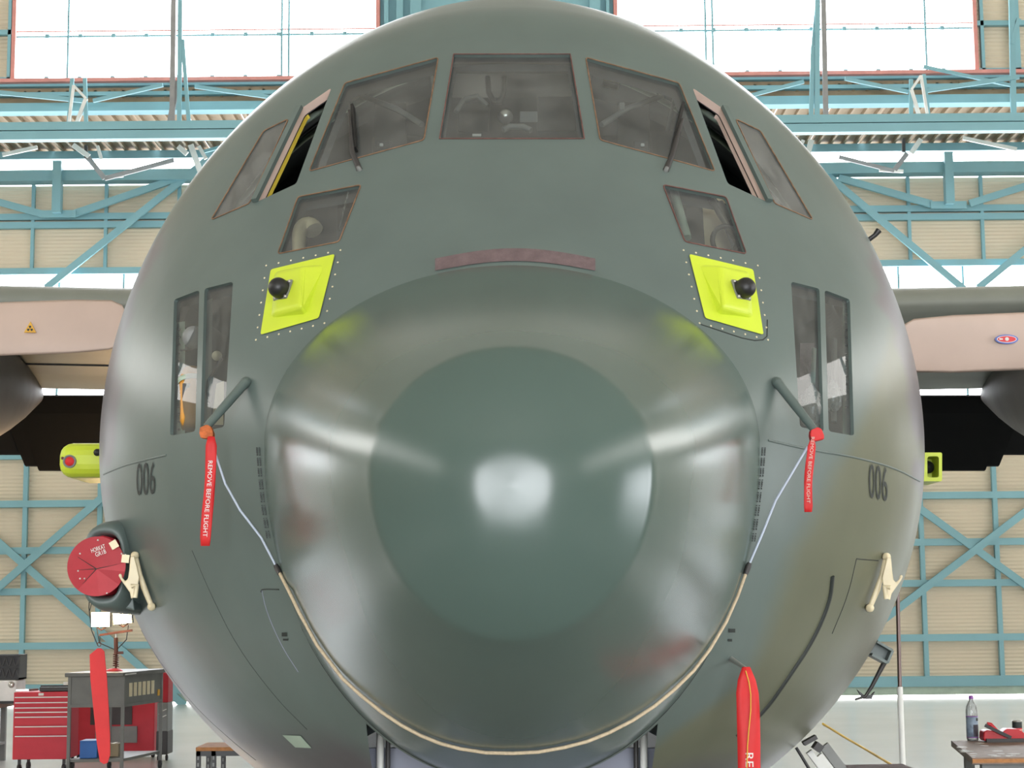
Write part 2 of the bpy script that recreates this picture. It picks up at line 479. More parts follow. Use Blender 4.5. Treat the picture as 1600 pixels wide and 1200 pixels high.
for a, b, w, m_ in (((108, 220), (133, 238), 8, 'white'), ((128, 220), (128, 240), 5, 'dark'), ((146, 221), (152, 242), 5, 'white'), ((128, 236), (157, 272), 8, 'brown'), ((157, 272), (266, 243), 7, 'brown'), ((152, 270), (186, 267), 5, 'white'),
                    ((-5, 234), (50, 222), 6, 'white'), ((292, 218), (308, 262), 9, 'white'), ((305, 220), (316, 240), 6, 'white'), ((272, 220), (286, 232), 8, 'white'), ((312, 228), (360, 215), 5, 'blue'),
                    ((1447, 208), (1432, 230), 8, 'white'), ((1420, 207), (1420, 228), 5, 'dark'), ((1318, 236), (1405, 258), 6, 'brown'), ((1426, 230), (1406, 256), 8, 'brown'), ((1382, 256), (1420, 258), 5, 'white'), ((1515, 205), (1600, 223), 6, 'white'), ((1275, 208), (1266, 240), 9, 'white'), ((1262, 208), (1256, 222), 6, 'white')):
    nm_ = len(tr.children)
    pbar(tr, 'hanger', a, b, w, DT + 1.4, m_, 0.05, dd=0.011 * nm_)

# side walls, front wall: cladding, daylight bands, door opening behind the camera
for side, sx in (('left', -1), ('right', 1)):
    ws = structure('wall_' + side)
    x = sx * (WX + 0.1)
    L_ = WBACK + 4 - WFRONT
    yc = (WBACK + 4 + WFRONT) / 2
    for z0, z1 in ((0, 8.6), (12.0, WH)):
        MB().box((x, yc, (z0 + z1) / 2), (0.2, L_, z1 - z0)).build('cladding', 'hall', ws)
    for z0, z1, nm in ((8.6, 12.0, 'low'),):
        wn = MB().box((x, yc, (z0 + z1) / 2), (0.06, L_, z1 - z0)).build('window_%d' % (5 + (sx > 0)), 'sidepane')
        tag(wn, kind='structure')
        for k in range(15):
            MB().box((x - sx * 0.08, WFRONT + 2 + k * 4, (z0 + z1) / 2), (0.1, 0.5, z1 - z0)).build('mullion', 'blue', wn)
sdr = MB().box((WX - 0.05, 3.5, 2.3), (0.1, 12.0, 4.6)).build('door_2', 'pane')
tag(sdr, kind='structure')
for y in (-2.5, 9.5):
    MB().box((WX - 0.1, y, 2.35), (0.3, 0.25, 4.7)).build('door_frame', 'blue', sdr)
wf = structure('wall_front')
DX0, DX1, DZ = -10.0, 11.0, 9.0
for x0, x1, z0, z1 in ((-WX, DX0, 0, WH), (DX1, WX, 0, WH), (DX0, DX1, DZ, WH)):
    MB().box(((x0 + x1) / 2, WFRONT, (z0 + z1) / 2), (x1 - x0, 0.2, z1 - z0)).build('cladding', 'hall', wf)
do = MB().box(((DX0 + DX1) / 2, WFRONT - 0.3, DZ / 2), (DX1 - DX0, 0.05, DZ)).build('door_1', 'frontday')
tag(do, kind='structure')
MB().box((-3.4, WFRONT, DZ / 2), (1.1, 0.3, DZ)).build('door_post', 'hall', do)
# ------------------------------------------------------------------ the aircraft: one smooth body of cross-sections
def pchip(xs, ys, x):
    xs = np.array(xs, float); ys = np.array(ys, float); x = np.asarray(x, float)
    h = np.diff(xs); d = np.diff(ys) / h; m = np.zeros_like(ys)
    for i in range(1, len(xs) - 1):
        if d[i - 1] * d[i] > 0:
            w1 = 2 * h[i] + h[i - 1]; w2 = h[i] + 2 * h[i - 1]
            m[i] = (w1 + w2) / (w1 / d[i - 1] + w2 / d[i])
    m[0] = d[0]; m[-1] = d[-1]
    i = np.clip(np.searchsorted(xs, x) - 1, 0, len(xs) - 2); t = (x - xs[i]) / h[i]
    return (2*t**3-3*t**2+1)*ys[i]+(t**3-2*t**2+t)*h[i]*m[i]+(-2*t**3+3*t**2)*ys[i+1]+(t**3-t**2)*h[i]*m[i+1]

# distance, half width, top, bottom, height of widest point, shoulder flattening
LOOPS = np.array([
    [6.90, 0.982, 3.165, 1.13, 2.45, 0.0],
    [7.20, 1.27, 3.53, 1.02, 2.49, 0.0],
    [7.50, 1.52, 3.88, 0.92, 2.53, 0.0],
    [7.90, 1.77, 4.36, 0.79, 2.57, 0.0],
    [8.30, 1.95, 4.74, 0.68, 2.60, 0.01],
    [8.80, 2.08, 4.94, 0.59, 2.62, 0.030],
    [9.50, 2.16, 4.97, 0.53, 2.63, 0.025],
    [10.3, 2.18, 4.97, 0.50, 2.63, 0.01],
    [20.0, 2.18, 4.97, 0.50, 2.63, 0.0],
    [26.0, 1.50, 4.97, 1.90, 3.30, 0.0],
    [32.0, 0.60, 4.80, 3.20, 4.00, 0.0]])
D_JOINT, D_NOSE = 6.90, 10.4

def section(d):
    return [pchip(LOOPS[:, 0], LOOPS[:, k], d) for k in range(1, 6)]

def surf(d, th):
    d = np.asarray(d, float); th = np.asarray(th, float)
    w, t, b, zc, k = section(d)
    c, s = np.cos(th), np.sin(th)
    g = 1 - np.where(s > 0, k, 0.002) * np.sin(2 * th) ** 2
    return np.stack([w * c * g, d + 0 * th, zc + np.where(s > 0, t - zc, zc - b) * s * g], -1)

def surf_n(d, th, e=1e-3):
    a = surf(np.asarray(d) + e, th) - surf(np.asarray(d) - e, th)
    b = surf(d, np.asarray(th) + e) - surf(d, np.asarray(th) - e)
    n = np.cross(a, b)
    n /= np.linalg.norm(n, axis=-1, keepdims=True)
    return n

def skin_hit(x, y):
    """where the ray of picture point (x, y) first meets the skin: (d, theta)"""
    v = direction(x, y, False)
    ds = np.linspace(D_JOINT, 10.35, 700)
    def ratio(ds):
        X = v.x / v.y * ds; Z = EYE + v.z / v.y * ds
        w, t, b, zc, k = section(ds)
        s = (Z - zc) / np.where(Z > zc, t - zc, zc - b)
        th = np.arctan2(s, X / w)
        g = 1 - np.where(s > 0, k, 0.002) * np.sin(2 * th) ** 2
        return np.hypot(X / w, s) / g - 1, th
    r, th = ratio(ds)
    i = np.argmax(r < 0) if (r < 0).any() else int(np.argmin(r))
    if i == 0:
        d = ds[0] if r[0] < 0 else ds[int(np.argmin(r))]
    else:
        lo, hi = ds[i - 1], ds[i]
        if r[i] < 0:
            for _ in range(30):
                mid = (lo + hi) / 2
                if ratio(np.array([mid]))[0][0] < 0: hi = mid
                else: lo = mid
        d = hi
    t = float(ratio(np.array([d]))[1][0])
    if t < -math.pi / 2: t += 2 * math.pi
    return float(d), t

def skin_pt(x, y, off=0.0):
    d, t = skin_hit(x, y)
    p = Vector(surf(d, t)); n = Vector(surf_n(d, t))
    return p + n * off

def skin_nrm(x, y):
    return Vector(surf_n(*skin_hit(x, y)))

NSIGN = 1.0 if surf_n(8.0, 0.3)[0] > 0 else -1.0
_surf_n = surf_n
def surf_n(d, th, e=1e-3):
    return NSIGN * _surf_n(d, th, e)

def dens(pts, step):
    """closed outline resampled to short edges (2D)"""
    out = []
    n = len(pts)
    for i in range(n):
        a, b = np.array(pts[i], float), np.array(pts[(i + 1) % n], float)
        k = max(1, int(np.linalg.norm(b - a) / step))
        out += [tuple(a + (b - a) * j / k) for j in range(k)]
    return out

def rounded(pts, r, n=4):
    """outline with rounded corners (2D)"""
    out = []
    m = len(pts)
    for i in range(m):
        p, a, b = np.array(pts[i], float), np.array(pts[i - 1], float), np.array(pts[(i + 1) % m], float)
        u = (a - p) / np.linalg.norm(a - p); v = (b - p) / np.linalg.norm(b - p)
        s, e = p + u * r, p + v * r
        for k in range(n + 1):
            t = k / n
            out.append(tuple((1 - t) ** 2 * s + 2 * t * (1 - t) * p + t * t * e))
    return out

def inside(poly, P):
    x, y = P[:, 0], P[:, 1]
    r = np.zeros(len(P), bool)
    n = len(poly)
    for i in range(n):
        (x0, y0), (x1, y1) = poly[i], poly[(i + 1) % n]
        c = (y0 > y) != (y1 > y)
        with np.errstate(divide='ignore', invalid='ignore'):
            r ^= c & (x < (x1 - x0) * (y - y0) / (y1 - y0 + 1e-15) + x0)
    return r

TS = 1.7                                       # theta is scaled to metres when meshing
def sheet(d_list, t_list, holes=(), bound=None, off=0.0):
    """triangulated piece of the body surface; holes and bound are outlines in (d, theta)"""
    D, T = np.meshgrid(d_list, t_list, indexing='ij')
    P = np.stack([D.ravel(), T.ravel() * TS], 1)
    loops = [[(a, b * TS) for a, b in h] for h in holes]
    bl = [(a, b * TS) for a, b in bound] if bound else None
    step = min(abs(d_list[1] - d_list[0]), abs(t_list[1] - t_list[0]) * TS)
    keep = np.ones(len(P), bool)
    for lp in loops + ([bl] if bl else []):
        q = np.array(lp)
        lo, hi = q.min(0) - step, q.max(0) + step
        idx = np.where((P > lo).all(1) & (P < hi).all(1))[0]
        if len(idx):
            a = q; b = np.roll(q, -1, 0); ab = b - a
            dist = np.full(len(idx), 9.0)
            for i in range(len(q)):
                t = np.clip(((P[idx] - a[i]) @ ab[i]) / (ab[i] @ ab[i] + 1e-12), 0, 1)
                dist = np.minimum(dist, np.linalg.norm(P[idx] - a[i] - t[:, None] * ab[i], axis=1))
            keep[idx[dist < 0.45 * step]] = False
    if bl:
        keep &= inside(bl, P)
    pts = [Vector(p) for p in P[keep]]
    edges = []
    for lp in loops + ([bl] if bl else []):
        n0 = len(pts)
        pts += [Vector(p) for p in lp]
        edges += [(n0 + i, n0 + (i + 1) % len(lp)) for i in range(len(lp))]
    vs, _, fs, *_ = delaunay_2d_cdt(pts, edges, [], 0, 1e-6)
    V = np.array([[v.x, v.y] for v in vs])
    Fc = np.array([f for f in fs if len(f) == 3])
    cen = V[Fc].mean(1)
    ok = np.ones(len(Fc), bool)
    for lp in loops:
        ok &= ~inside(lp, cen)
    if bl:
        ok &= inside(bl, cen)
    Fc = Fc[ok]
    d, t = V[:, 0], V[:, 1] / TS
    S = surf(d, t) + off * surf_n(d, t)
    return S, Fc

def camo(P):
    """sprayed camouflage of the real skin, in aircraft coordinates"""
    out = np.empty((len(P), 4)); out[:, 3] = 1
    n = np.array([noise.noise(Vector((p[0] * 1.3, p[1] * 1.3, p[2] * 1.3))) for p in P])
    n2 = np.array([noise.noise(Vector((p[0] * 0.5 + 7, p[1] * 0.9, p[2] * 7))) for p in P])
    x, d, z = P[:, 0], P[:, 1], P[:, 2]
    def sm(v, w=0.05):
        return np.clip(v / w * 0.5 + 0.5, 0, 1)[:, None]
    c = np.tile(np.array(GREEN), (len(P), 1))
    # olive flank on the port side
    db = np.interp(z, [0.9, 1.3, 1.5, 1.8, 2.03, 2.36, 2.84, 3.1, 3.3], [7.0, 7.03, 7.22, 7.15, 7.13, 7.28, 7.69, 8.0, 9.6])
    mo = sm(np.where(x > 0, d - db + 0.08 * n, -1), 0.06)
    c = c * (1 - mo) + np.array(OLIVE) * mo
    # mauve streaked patches high on both flanks
    mp = sm(np.minimum(d - 8.04 + 0.22 * n2 - 0.10 * np.abs(z - 3.1), np.minimum(z - 2.42 + 0.45 * n2, 3.55 - z + 0.1 * n)), 0.06)
    c = c * (1 - mp) + np.array(MAUVE) * mp
    # mauve belly
    mb = sm(1.27 + 0.1 * n - z - np.where(x > 0.2, 0.16, 0), 0.08) * sm(d - 7.15, 0.1)
    c = c * (1 - mb) + np.array(MAUVE) * 0.8 * mb
    # mauve underside aft on the starboard flank
    ma = sm(np.where(x < 0, d - 8.3 + 0.2 * n, -1), 0.3) * sm(1.9 - z, 0.3)
    c = c * (1 - ma) + np.array(MAUVE) * ma
    out[:, :3] = c
    return out

PLANE = thing('cargo_plane', 'large green camouflaged four-engined military transport plane seen nose on', 'airplane')
BASE = Vector((0, 11.0, 0))
PLANE.matrix_world = PLANE_M @ Matrix.Translation(BASE)

def attach(o, parent=None):
    """make o (built in aircraft coordinates) a part of the plane, or a piece of one of its parts"""
    if parent is None:
        o.parent = PLANE
        o.matrix_parent_inverse = Matrix.Translation(-BASE)
    else:
        o.parent = parent
    return o

def part(mb, name, material, parent=None, bevel=0.0, label=None):
    o = attach(mb.build(name, material, None, bevel), parent)
    if label: o['label'] = label
    return o

def mesh_obj(name, V, Fc, material, smooth=True, colour=False):
    me = bpy.data.meshes.new(name)
    me.from_pydata([tuple(v) for v in V], [], [tuple(int(i) for i in f) for f in Fc])
    me.polygons.foreach_set('use_smooth', [smooth] * len(me.polygons))
    me.materials.append(M[material])
    bm = bmesh.new(); bm.from_mesh(me)
    bmesh.ops.delete(bm, geom=[v for v in bm.verts if not v.link_faces], context='VERTS')
    bmesh.ops.remove_doubles(bm, verts=bm.verts, dist=1e-4)
    bmesh.ops.recalc_face_normals(bm, faces=bm.faces)
    if sum(f.normal.dot(f.calc_center_median() - Vector((0, f.calc_center_median().y, 2.6))) * f.calc_area() for f in bm.faces) < 0:
        bmesh.ops.reverse_faces(bm, faces=bm.faces)
    bm.to_mesh(me); bm.free()
    if colour:
        ca = me.color_attributes.new('camo', 'FLOAT_COLOR', 'POINT')
        co = np.empty(len(me.vertices) * 3); me.vertices.foreach_get('co', co)
        ca.data.foreach_set('color', camo(co.reshape(-1, 3)).ravel())
    o = bpy.data.objects.new(name, me)
    COL.objects.link(o)
    return o

# window outlines as seen, mirrored about the centre line: (offset from the middle, row)
WIN = {
    'centre': [(-91, 85), (91, 85), (113, 217), (-113, 217)],
    'front': [(115, 90), (261, 130), (317, 268), (137.5, 219)],
    'vent': [(282, 137), (330, 170), (400, 316), (337, 287)],
    'side': [(349, 186), (388, 205), (470, 344), (410, 318)],
    'foot': [(235.5, 289), (334.5, 308), (366, 397), (270, 378)],
    'tall_in': [(436, 440), (480.5, 451), (487, 675), (450, 667)],
    'tall_out': [(488.5, 453), (528, 468), (534.5, 681), (495, 674)],
}
def outline(pts, sg, r=5, step=9):
    px = dens(rounded([(800 + sg * a, b) for a, b in pts], r), step)
    return [skin_hit(*p) for p in px]

HOLES = {}
for k, pts in WIN.items():
    for sg in ((1,) if k == 'centre' else (-1, 1)):
        HOLES[(k, sg)] = outline(pts, sg)
# nose-wheel bay cut in the belly
def belly_th(d, x):
    w = float(section(d)[0])
    return -math.acos(max(-1, min(1, x / w))) if x >= 0 else -math.acos(x / w)
def bay_pt(d, x):
    return (d, belly_th(d, x))
# the centre windscreen straddles the crown: split it into two half outlines there
def split_centre():
    return [(0, 85), (91, 85), (113, 217), (0, 217)]
d_list = np.concatenate([np.linspace(D_JOINT, 9.0, 72), np.linspace(9.04, D_NOSE, 28)])
# two half sheets (image right: theta -pi/2..pi/2, image left mirrored), each with its own holes
def half():
    hs = []
    for (k, s), h in HOLES.items():
        if k == 'centre':
            pts = dens([(800 + a, b) for a, b in split_centre()], 9)
            hh = [skin_hit(*p) for p in pts]
            hh = [(d, min(t, math.pi / 2)) for d, t in hh]
            hs.append(hh)
        elif s == 1:
            hs.append(h)
    hb = [(d, max(bay_pt(d, x)[1], -math.pi / 2)) for d, x in
          [(d, 0.57) for d in np.linspace(6.93, 8.7, 30)] + [(8.7, x) for x in np.linspace(0.54, 0.0, 12)] + [(6.93, x) for x in np.linspace(0.0, 0.54, 12)]]
    hs.append(hb)
    return hs
t_half = np.linspace(-math.pi / 2, math.pi / 2, 170)
V, Fc = sheet(d_list, t_half, holes=half())
Vm = V * np.array([-1, 1, 1])
skin = mesh_obj('nose_skin', np.concatenate([V, Vm]), np.concatenate([Fc, Fc[:, ::-1] + len(V)]), 'skin', True, True)
attach(skin)
LH = [[(115, 88), (262, 128), (318, 270), (137.5, 221)], [(278, 134), (350, 160), (490, 352), (335, 290)], [(235.5, 287), (336, 306), (375, 399), (270, 380)], [(430, 436), (545, 468), (572, 690), (445, 676)]]
lin_holes = [half()[0]] + [outline(q, 1) for q in LH]
V2, F2 = sheet(np.linspace(7.05, D_NOSE, 50), np.linspace(-1.05, math.pi / 2, 70), holes=lin_holes, off=-0.09)
liner = mesh_obj('cockpit_liner', np.concatenate([V2, V2 * np.array([-1, 1, 1])]), np.concatenate([F2, F2[:, ::-1] + len(V2)]), 'liner')
attach(liner)
# barrel aft of the nose
D, T = np.meshgrid(np.concatenate([np.linspace(D_NOSE, 20, 40), np.linspace(20.5, 32, 24)]), np.linspace(-math.pi / 2, 1.5 * math.pi, 121), indexing='ij')
Vb = surf(D.ravel(), T.ravel())
nc = T.shape[1]
Fb = np.array([(i * nc + j, i * nc + j + 1, (i + 1) * nc + j + 1, (i + 1) * nc + j) for i in range(T.shape[0] - 1) for j in range(nc - 1)])
attach(mesh_obj('fuselage_barrel', Vb, Fb, 'skin', True, True))

# radome
RHO = [0, .1, .2, .3, .4, .43, .45, .47, .49, .52, .6, .7, .8, .88, .94, .975, 1.0]
DEP = [0, .0073, .0297, .0683, .1296, .1528, .1698, .209, .248, .307, .475, .71, .965, 1.185, 1.36, 1.475, 1.60]
D_TIP = D_JOINT - 1.60
def radome(rho, th, off=0.0):
    rho = np.asarray(rho, float); th = np.asarray(th, float)
    y = D_TIP + pchip(RHO, DEP, rho)
    zc = 2.17 + 0.28 * rho ** 2
    top = 2.17 + 0.995 * rho
    bot = 2.17 - 1.04 * rho
    s = np.sin(th)
    return np.stack([(0.982 + off) * rho * np.cos(th), y, zc + np.where(s > 0, top - zc, zc - bot) * s * (1 + off)], -1)
rr = np.concatenate([np.linspace(0.004, 0.9, 70), np.linspace(0.91, 1.0, 24)])
R_, T_ = np.meshgrid(rr, np.linspace(0, 2 * math.pi, 145), indexing='ij')
Vr = radome(R_.ravel(), T_.ravel())
nc = T_.shape[1]
Fr = np.array([(i * nc + j, i * nc + j + 1, (i + 1) * nc + j + 1, (i + 1) * nc + j) for i in range(len(rr) - 1) for j in range(nc - 1)] + [tuple(range(144))], dtype=object)
rad = mesh_obj('radome', Vr, Fr, 'radome')
attach(rad)
# dark joint line
jl = MB().tube([Vector(radome(1.002, t)) for t in np.linspace(0, 2 * math.pi, 97)], 0.004, 6, False)
part(jl, 'radome_joint', 'ink', rad)
# lower lip of the radome, closing it towards the wheel bay
lip = MB()
tt = np.linspace(math.pi * 1.12, math.pi * 1.88, 40)
a_ = [Vector(radome(1.0, t)) for t in tt]; b_ = [p + Vector((-p.x * 0.08, 0.10, 0.14)) for p in a_]
lip.add(a_ + b_, [(i, i + 1, 40 + i + 1, 40 + i) for i in range(39)], True)
part(lip, 'radome_lip', 'ink', rad)

BVH = BVHTree.FromPolygons([tuple(v) for v in np.concatenate([Vr, surf(D_JOINT + 0 * 1, 0)[None], ])], [tuple(int(i) for i in f) for f in Fr])
def body_pt(x, y, off=0.0):
    """radome or skin point under a picture point"""
    v = direction(x, y, False)
    h = BVH.ray_cast(EYEP, v)
    if h[0] is not None:
        n = h[1] if h[1].dot(v) < 0 else -h[1]
        return h[0] + n * off
    return skin_pt(x, y, off)

# ------------------------------------------------------------------ windows of the cockpit
def window(name, key, sg, pane_mat, depth=0.016, jamb_mat='green', seal='sealant', jamb=True):
    h = HOLES[(key, sg)]
    ring = [Vector(surf(d, t)) for d, t in h]
    dd = [p[0] for p in h]; tt = [p[1] for p in h]
    Vp, Fp = sheet(np.linspace(min(dd), max(dd), 12), np.linspace(min(tt), max(tt), 12), bound=h, off=-depth)
    pane = attach(mesh_obj(name, Vp, Fp, pane_mat))
    pl = [Vector(surf(d, t) - depth * surf_n(d, t)) for d, t in h]
    n = len(ring)
    jb = MB().add(ring + pl, [(i, (i + 1) % n, n + (i + 1) % n, n + i) for i in range(n)])
    part(jb, 'window_jamb', jamb_mat, pane)
    if seal:
        part(MB().tube([Vector(surf(d, t) + 0.002 * surf_n(d, t)) for d, t in h + h[:1]], 0.0032, 5, False), 'sealant_bead', seal, pane)
    return pane

HOLES[('centre', 1)] = [skin_hit(*p) for p in dens([(800 + a, b) for a, b in WIN['centre']], 9)]
window('windshield', 'centre', 1, 'glass', seal='rust')
for sg in (-1, 1):
    window('windshield', 'front', sg, 'glass')
    window('side_window', 'side', sg, 'sideglass', depth=0.004)
    window('foot_window', 'foot', sg, 'glass', seal='rust' if sg > 0 else 'sealant')
    window('tall_window', 'tall_in', sg, 'glass', seal=None)
    window('tall_window', 'tall_out', sg, 'glass', seal=None)
    # opened vent window: bare frame with a deep pale jamb
    h = HOLES[('vent', sg)]
    ring = [Vector(surf(d, t)) for d, t in h]
    nr = sum((Vector(surf_n(d, t)) for d, t in h), Vector()).normalized()
    c = sum(ring, Vector()) / len(ring)
    n = len(ring)
    px = [(800 + sg * a, b) for a, b in WIN['vent']]
    mid = [p - nr * 0.042 for p in ring]; inn = [p - nr * 0.066 for p in ring]
    o = part(MB().add(ring + mid, [(i, (i + 1) % n, n + (i + 1) % n, n + i) for i in range(n)]), 'vent_window_jamb', 'pink')
    pp = dens(rounded(px, 5), 9)
    a2, b2 = np.array(px[1], float), np.array(px[2], float)
    def rear(i):
        q = np.array(pp[i % n]); u = (b2 - a2) / np.linalg.norm(b2 - a2)
        return abs((q - a2) @ np.array([-u[1], u[0]])) < 3.5
    part(MB().add(mid + inn, [(i, (i + 1) % n, n + (i + 1) % n, n + i) for i in range(n) if rear(i) and rear(i + 1)]), 'vent_window_seal', 'yellowline' if sg < 0 else 'pink', o)
    part(MB().tube(mid + mid[:1], 0.003, 4, False), 'vent_window_gasket', 'black', o)
    # window frame strip along the rear edge, standing a little proud
    a, b = skin_pt(*px[1], 0.012), skin_pt(*px[2], 0.012)
    part(MB().bar(a, b, 0.03, 0.02, nr), 'vent_window_frame', 'green', o)

# sealant strip above the radome joint
pts_u = [(680 + 250 * k / 24, 405 - 16 * math.sin(math.pi * k / 24)) for k in range(25)]
pts_l = [(680 + 250 * k / 24, 424 - 15 * math.sin(math.pi * k / 24)) for k in range(25)]
mb = MB()
up_, lo_ = [skin_pt(x, y, 0.004) for x, y in pts_u], [skin_pt(x, min(y, 411 + abs(x - 800) ** 2 * 0.0011), 0.004) for x, y in pts_l]
mb.add(up_ + lo_, [(i, i + 1, 25 + i + 1, 25 + i) for i in range(24)], True)
part(mb, 'sealant_strip', 'strip')

# ------------------------------------------------------------------ cockpit interior
def deep(x, y, k):
    """point k metres behind the skin along the sight line"""
    return skin_pt(x, y) + direction(x, y, False) * k

secw, sect, secb, seczc, _ = [float(v) for v in section(10.1)]
bh = [Vector((0.97 * secw * math.cos(t), 10.1, seczc + (0.97 * (sect - seczc) if math.sin(t) > 0 else 0.6 * (seczc - secb)) * math.sin(t))) for t in np.linspace(0, 2 * math.pi, 40)[:-1]]
part(MB().prism(bh, (0, 0.03, 0)), 'cockpit_bulkhead', 'liner')
part(MB().box((0, 9.0, 2.98), (2.2, 2.1, 0.05)), 'flight_deck', 'dark')
gp = MB().prism([Vector((-0.8, d, z)) for d, z in ((7.9, 3.2), (7.85, 3.62), (7.75, 3.78), (7.95, 3.86), (8.3, 3.84), (8.25, 3.2))], (1.6, 0, 0))
gs = part(gp, 'instrument_panel', 'black')
for k in range(-3, 4):
    part(MB().lathe([(0.0, 0), (0.055, 0), (0.055, 0.015), (0.045, 0.018), (0, 0.012)], (k * 0.2, 8.27, 3.6 + 0.07 * (k % 2)), (0, 1, 0.1), 16), 'dial', 'grey', gs)
part(MB().box((0, 8.9, 4.62), (0.8, 0.9, 0.06)), 'overhead_panel', 'dark')
for x in (-0.62, 0.62, 0.02):
    d0 = 8.95 if x != 0.02 else 9.45
    mb = MB().box((x, d0, 3.38), (0.5, 0.5, 0.12)).box((x, d0 + 0.27, 3.78), (0.48, 0.1, 0.75), Matrix.Rotation(-0.12, 3, 'X')).box((x, d0 + 0.32, 4.25), (0.28, 0.09, 0.2))
    st = part(mb, 'crew_seat', 'seat', bevel=0.03)
    part(MB().tube([(x - 0.26, d0 - 0.15, 3.6), (x - 0.26, d0 + 0.28, 3.62)], 0.03), 'armrest', 'dark', st)
    part(MB().tube([(x - 0.13, d0 + 0.2, 4.12), (x - 0.11, d0 + 0.18, 3.6), (x, d0 + 0.0, 3.46)], 0.014, 6), 'harness', 'grey', st)
for sg in (-1, 1):
    cw = MB().tube([(sg * 0.62, 8.6, 3.0), (sg * 0.62, 8.5, 3.5), (sg * 0.62, 8.42, 3.72)], 0.025)
    yk = part(cw, 'control_column', 'dark')
    part(MB().tube([(sg * 0.62 + 0.17 * math.cos(t), 8.42, 3.76 + 0.15 * math.sin(t)) for t in np.linspace(-0.6, math.pi + 0.6, 18)], 0.018), 'control_wheel', 'black', yk)
pq = part(MB().box((0, 8.6, 3.72), (0.34, 0.35, 0.3)), 'throttle_quadrant', 'dark', bevel=0.02)
for k in range(-2, 3):
    part(MB().tube([(k * 0.06, 8.5, 3.86), (k * 0.06, 8.46, 3.96)], 0.012, 6).box((k * 0.06, 8.46, 3.985), (0.045, 0.04, 0.05)), 'throttle_lever', 'grey', pq)
for d in (8.05, 8.4, 8.75, 9.1, 9.5):
    part(MB().tube([Vector(surf(d, t) - 0.115 * surf_n(d, t)) for t in np.linspace(0.5, math.pi - 0.5, 30)], 0.018, 6), 'roof_frame', 'mint')
for t in (1.1, 1.35, 1.8, 2.05):
    part(MB().tube([Vector(surf(d, t) - 0.125 * surf_n(d, t)) for d in np.linspace(8.0, 10.0, 12)], 0.012, 6), 'roof_stringer', 'grey')
# overhead gear seen through the windscreens
def slab(x0, y0, x1, y1, k, name, m, th=0.03):
    v = direction((x0 + x1) / 2, (y0 + y1) / 2, False)
    c = skin_pt((x0 + x1) / 2, (y0 + y1) / 2) + v * k
    def q(x, y):
        u = direction(x, y, False)
        return EYEP + u * ((c - EYEP).dot(v) / u.dot(v))
    return part(MB().prism([q(x0, y0), q(x1, y0), q(x1, y1), q(x0, y1)], v * th), name, m, bevel=0.004)
slab(700, 98, 905, 116, 0.22, 'visor_rail', 'grey', 0.02)
cq = deep(790, 182, 0.40)
part(MB().lathe([(0, 0.02), (0.03, 0.018), (0.036, 0.0), (0.036, -0.05), (0, -0.05)], cq, -direction(790, 182, False), 20), 'standby_compass', 'steel')
slab(812, 174, 840, 191, 0.44, 'radio_unit', 'grey', 0.06)
part(MB().tube([deep(786, 203, 0.34), deep(796, 198, 0.34), deep(818, 198, 0.34), deep(830, 204, 0.34)], 0.014, 8), 'glare_shield_lamp', 'grey')
slab(738, 209, 752, 213, 0.10, 'paper_note', 'white', 0.002)
part(MB().tube([deep(*p) for p in ((762, 122, 0.5), (764, 145, 0.5), (772, 160, 0.5), (781, 160, 0.5), (787, 146, 0.5), (788, 122, 0.5))], 0.014, 8), 'hanging_strap', 'black')
part(MB().tube([deep(*p) for p in ((712, 175, 0.4), (725, 155, 0.42), (745, 150, 0.45), (762, 165, 0.5))], 0.012, 8), 'oxygen_hose', 'grey')
slab(840, 150, 900, 205, 0.75, 'seat_back', 'seat', 0.08)
slab(716, 160, 765, 206, 0.75, 'seat_back', 'seat', 0.08)
for sg in (-1, 1):
    slab(800 + sg * 150, 108, 800 + sg * 240, 118, 0.3, 'sun_visor', 'mint', 0.01)
    slab(800 + sg * 165, 160, 800 + sg * 215, 235, 0.8, 'seat_back', 'seat', 0.08)
    part(MB().tube([deep(800 + sg * x, y, 0.45) for x, y in ((140, 195), (180, 170), (235, 150))], 0.014, 8), 'grab_rail', 'grey')
    slab(800 + sg * 190, 220, 800 + sg * 212, 232, 0.2, 'coaming_instrument', 'black', 0.04)
    slab(800 + sg * 201, 224, 800 + sg * 207, 229, 0.18, 'dial', 'white', 0.01)
part(MB().tube([deep(945, 122, 0.3), deep(968, 126, 0.3)], 0.018, 10), 'dome_light', 'cream_metal')
part(MB().tube([deep(943, 130, 0.4), deep(966, 137, 0.4)], 0.014, 10), 'dome_light', 'cream_metal')
slab(968, 160, 976, 172, 0.4, 'switch_box', 'grey')
# added fill light on the rear bulkhead to brighten the cockpit interior
fillo = part(MB().box((0, 10.02, 4.05), (0.5, 0.06, 0.12)), 'cabin_fill', 'white')
part(MB().box((0, 9.985, 4.05), (0.44, 0.01, 0.08)), 'fill_tube', 'cabin', fillo)
fill2 = part(MB().box((0, 8.7, 2.94), (1.2, 0.12, 0.05)), 'under_deck_fill', 'white')  # second added fill light, brightens the things behind the tall windows
part(MB().box((0, 8.7, 2.91), (1.1, 0.08, 0.02)), 'fill_tube', 'cabin', fill2)
